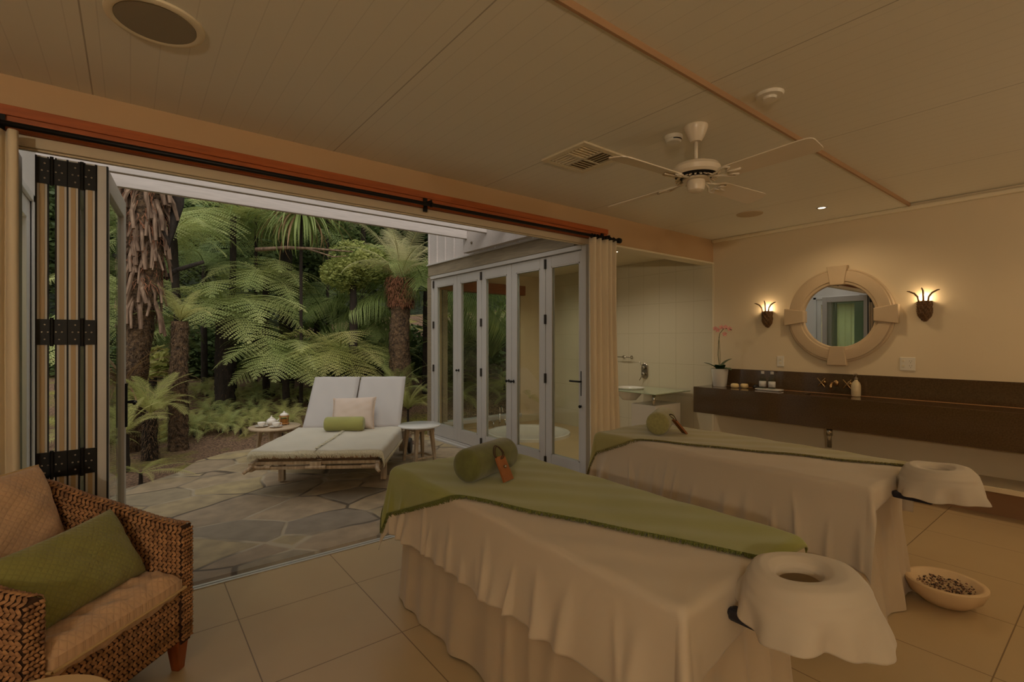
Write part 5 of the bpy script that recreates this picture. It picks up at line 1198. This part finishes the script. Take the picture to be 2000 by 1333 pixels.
# small palms and ground ferns
def rosette(px, py, d, R, n, elevs, label, nm='fern', cat='fern', kind='fern', m=None, wid=.2, seed=1, tr=0., up=0., group='low ferns at the edge of the patio', **kw):
    c_ = gp(px, py, d)
    b_ = base_of(c_); h_ = max(.06, c_.z-b_.z) if tr else max(.05, c_.z-b_.z)
    t = empty(nm, b_, label=label, cat=cat, group=group); h_ = c_.z-b_.z
    if h_ < .05: h_ = .05
    trunk([(0, 0, -.05), (0, 0, h_)], [max(.02, tr), max(.015, tr*.8)], M_barkd, t, name='stem', seed=seed, n=10)
    if tr > .05: fibres([(0, 0, 0), (0, 0, h_)], [tr, tr*.9], M_bark, t, 'root_fibre', 500, .05, seed)
    qb = QB(); crown(qb, (0, 0, h_), R, n, elevs, seed, kind=kind, wid=wid, **kw); qb.build('fronds', m or L_ferny, t); return t
rosette(293, 812, 5.85, .66, 15, UPR, 'short cycad like fern with feathery upright fronds beside the shaggy tree', kind='pinnate', wid=.20, seed=2, tr=.085, m=L_ferny, pairs=44, pend=.05, sweep=.5)
rosette(243, 850, 5.3, .55, 10, UPR, 'fern at the very edge of the open door leaf', kind='pinnate', wid=.17, seed=4, tr=.05, m=L_ferny, pairs=36)
rosette(275, 925, 4.85, .5, 6, [(.4, .9), (.5, 1.1), (.25, .7)], 'small arching fern on the bark mulch', wid=.16, seed=6, m=L_ferny, pairs=24, teeth=7)
rosette(797, 800, 7.6, .62, 22, UPR, 'bright fern clump behind the shiny side table', wid=.17, seed=7, m=L_ferny, pairs=30, teeth=7)
rosette(775, 770, 8.0, .8, 16, UPR, 'fern clump at the foot of the rusty collared trunk', wid=.20, seed=8, m=L_fern, pairs=30, teeth=7)
rnd = random.Random(31)
UL = 'low fern in the undergrowth bed between the shaggy tree and the lounger'
for k in range(70):
    px = rnd.uniform(345, 640); d = rnd.uniform(6.7, 9.4); p = atD(px, 700, d); z = gz(p.x, p.y)
    o = rosette(px, YC-(z+.10-H)*FPX/d, d, rnd.uniform(.32, .5), 9, OPEN, UL, wid=.22, seed=40+k % 5, m=(L_ferny, L_fern, L_ferny)[k % 3], pairs=16, teeth=6, group='undergrowth ferns')
for k, (px, d) in enumerate([(215, 6.2), (180, 5.9), (150, 6.6), (225, 7.4), (330, 7.6), (900, 8.6), (940, 9.2), (985, 9.4), (1010, 8.8), (870, 9.2)]):
    p = atD(px, 700, d); z = gz(p.x, p.y)
    rosette(px, YC-(z+.12-H)*FPX/d, d, .6, 10, OPEN, 'low fern in the bed by the door stack' if px < 350 else 'low fern outside the bathroom window', wid=.24, seed=60+k, m=L_ferny, pairs=20, teeth=7, group='low ferns by the door stack' if px < 350 else 'low ferns outside the bathroom window')
# strap leaved plants
def strap_plant(px, py, d, n, L, w_, label, m, seed, up=(.2, 1.4), droop=(1.2, 2.6), spread=PI*2, az=0., nm='strap_leaved_plant', stem=True, dry=0.):
    c_ = gp(px, py, d); b_ = base_of(c_); t = empty(nm, b_, label=label, cat='plant'); rnd = random.Random(seed); off_ = c_-b_
    if off_.z < .05: off_.z = .05
    for nm2, mm, cnt in (('leaves', m, int(n*(1-dry))), ('dry_leaves', L_dry, int(n*dry))):
        if not cnt: continue
        m_ = MB()
        for k in range(cnt): bladeleaf(m_, off_, az+rnd.uniform(-spread/2, spread/2), L*rnd.uniform(.6, 1.1), w_*rnd.uniform(.7, 1.2), rnd.uniform(*up), rnd.uniform(*droop), 10, .3)
        m_.build(nm2, mm, t, smooth=False)
    if stem: trunk([(0, 0, 0), off_*.5, off_], [.03, .025, .03], M_barkd, t, name='stem', seed=seed, n=12)
    return t
strap_plant(588, 415, 8.2, 150, 1.05, .035, 'plant with long hanging strap leaves, green and dry, above the lounger', L_palm, 3, up=(-.4, 1.0), droop=(.9, 2.2), dry=.25)
strap_plant(500, 390, 9.4, 110, 1.5, .05, 'broad clump of drooping strap leaves high behind the tall tree fern', L_palm, 4, up=(.0, 1.2), droop=(1.0, 2.2), dry=.1)
strap_plant(640, 380, 9.8, 110, 1.5, .05, 'strap leaved crown under the pergola beam', L_palm, 14, up=(.0, 1.2), droop=(1.0, 2.2))
strap_plant(660, 735, 9.6, 120, 2.0, .035, 'dark fountain of narrow leaves between the bushy tree and the low ferns', L_dark, 5, up=(.9, 1.5), droop=(.5, 1.8), stem=False, dry=.12)
strap_plant(960, 700, 9.6, 130, 1.5, .05, 'tall flax with sword leaves outside the bathroom window', L_palm, 6, up=(.8, 1.5), droop=(.6, 1.9), stem=False)
strap_plant(893, 690, 8.9, 90, 1.2, .04, 'smaller flax nearer the left side of the bathroom window', L_palm, 16, up=(.8, 1.5), droop=(.6, 1.9), stem=False)
strap_plant(240, 760, 6.1, 70, .95, .022, 'dry grassy plant in front of the shaggy tree', L_dry, 7, up=(.3, 1.3), droop=(.8, 2.), stem=False)
# palm fronds behind the rusty collared trunk
c_ = gp(835, 570, 9.3); b_ = base_of(c_); t = empty('feather_palm', b_, label='feather palm with long arching fronds behind the white wing corner', cat='palm')
trunk([(0, 0, 0), c_-b_], [.10, .08], M_barkd, t, seed=3); qb = QB(); crown(qb, c_-b_, 1.9, 16, OPEN, 5, kind='pinnate', wid=.42, pairs=46, pend=.5, sweep=.5); qb.build('fronds', L_palm, t)
c_ = gp(690, 610, 9.6); b_ = base_of(c_); t = empty('feather_palm', b_, label='feather palm with drooping fronds under the bushy tree', cat='palm')
trunk([(0, 0, 0), c_-b_], [.10, .08], M_barkd, t, seed=3); qb = QB(); crown(qb, c_-b_, 1.3, 14, DROOP, 6, kind='pinnate', wid=.40, pairs=40, pend=.6, sweep=.5); qb.build('fronds', L_palm, t)
# leafy bushes: random small leaves filling rounded clumps
def leafy(px, py, d, rad, n, ls, label, m, seed, squash=(1, 1, 1), nm='leafy_tree', cat='tree', blobs=9, bark=True, group=None):
    c_ = gp(px, py, d); b_ = base_of(c_); t = empty(nm, b_, label=label, cat=cat, group=group); r_ = np.random.RandomState(seed)
    cs = r_.normal(size=(blobs, 3)); cs /= np.linalg.norm(cs, axis=1)[:, None]; cs *= rad*.55*r_.rand(blobs, 1)**.4; br = rad*(.35+.25*r_.rand(blobs))
    k = r_.randint(0, blobs, n); dv_ = r_.normal(size=(n, 3)); dv_ /= np.linalg.norm(dv_, axis=1)[:, None]; P = cs[k]+dv_*(br[k]*(.72+.28*r_.rand(n)))[:, None]
    P *= np.array(squash); P += np.array(c_-b_); P = P[P[:, 2] > .02]; n = len(P)
    a = r_.normal(size=(n, 3)); a /= np.linalg.norm(a, axis=1)[:, None]; a[:, 2] *= .5; bb = np.cross(a, r_.normal(size=(n, 3))); bb /= np.linalg.norm(bb, axis=1)[:, None]
    L = ls*(.6+.7*r_.rand(n))[:, None]; V = np.stack([P-a*L, P-bb*L*.38, P+a*L, P+bb*L*.38], 1).reshape(-1, 3); Q = np.arange(4*n).reshape(-1, 4)
    qb = QB(); qb.add(V, Q); qb.build('foliage', m, t)
    if bark: trunk([(0, 0, 0), (c_-b_)*.9], [.09, .05], M_barkd, t, seed=seed, n=14)
    return t
leafy(690, 515, 8.4, .78, 9000, .035, 'bushy small leaved tree left of the rusty collared trunk', L_bush, 1, (1, 1, .85))
BG = 'dense shaded trees closing the garden'
gl = ['far shaded tree behind the door stack', 'far shaded tree behind the shaggy tree', 'far shaded tree behind the middle tree fern', 'far shaded tree behind the strap leaved plant', 'far shaded tree behind the bushy tree', 'far shaded tree behind the rusty collared trunk', 'far shaded tree behind the bathroom window', 'far shaded tree at the right end of the bathroom window view']
for k, px in enumerate((60, 240, 390, 520, 650, 790, 930, 1080)):
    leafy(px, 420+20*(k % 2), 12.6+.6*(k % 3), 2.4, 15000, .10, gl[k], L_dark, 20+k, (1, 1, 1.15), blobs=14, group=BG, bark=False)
gl2 = [g_.replace('far shaded tree', 'dark shrub layer') for g_ in gl]
for k, px in enumerate((60, 230, 370, 500, 630, 770, 910, 1050)):
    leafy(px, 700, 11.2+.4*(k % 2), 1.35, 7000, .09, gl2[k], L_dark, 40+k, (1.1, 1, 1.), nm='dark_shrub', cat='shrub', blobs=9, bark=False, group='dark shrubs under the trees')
leafy(320, 712, 7.4, .28, 260, .085, 'light green broad leaved shrub between shaggy tree and young tree fern', L_ferny, 70, nm='broad_leaved_shrub', cat='shrub', blobs=5, bark=False)
# fallen branch across the strap leaves
a_, b2_ = gp(500, 488, 7.9), gp(690, 492, 7.9)
o = MB().tube([a_, gp(560, 484, 7.9), gp(610, 486, 7.9), b2_], [.035, .03, .022, .008], 9).tube([gp(600, 486, 7.9), gp(650, 502, 7.85), gp(680, 500, 7.8)], [.015, .01, .005], 7).build('bare_branch', M_stub, None, smooth=True)
tag(o, 'bare pale branch lying level across the strap leaves', 'branch')
# forest bank far behind so that the sky does not show through low down
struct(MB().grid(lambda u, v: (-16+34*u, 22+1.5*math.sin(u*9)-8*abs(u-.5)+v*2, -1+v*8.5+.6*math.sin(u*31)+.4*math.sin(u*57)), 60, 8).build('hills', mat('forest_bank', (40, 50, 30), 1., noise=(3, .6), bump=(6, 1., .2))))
GC.matrix_basis = CH.matrix_basis @ Matrix.Translation((-.02, .20, .555)) @ Matrix.Rotation(math.radians(60), 4, 'X') @ Matrix.Rotation(math.radians(3), 4, 'Z')
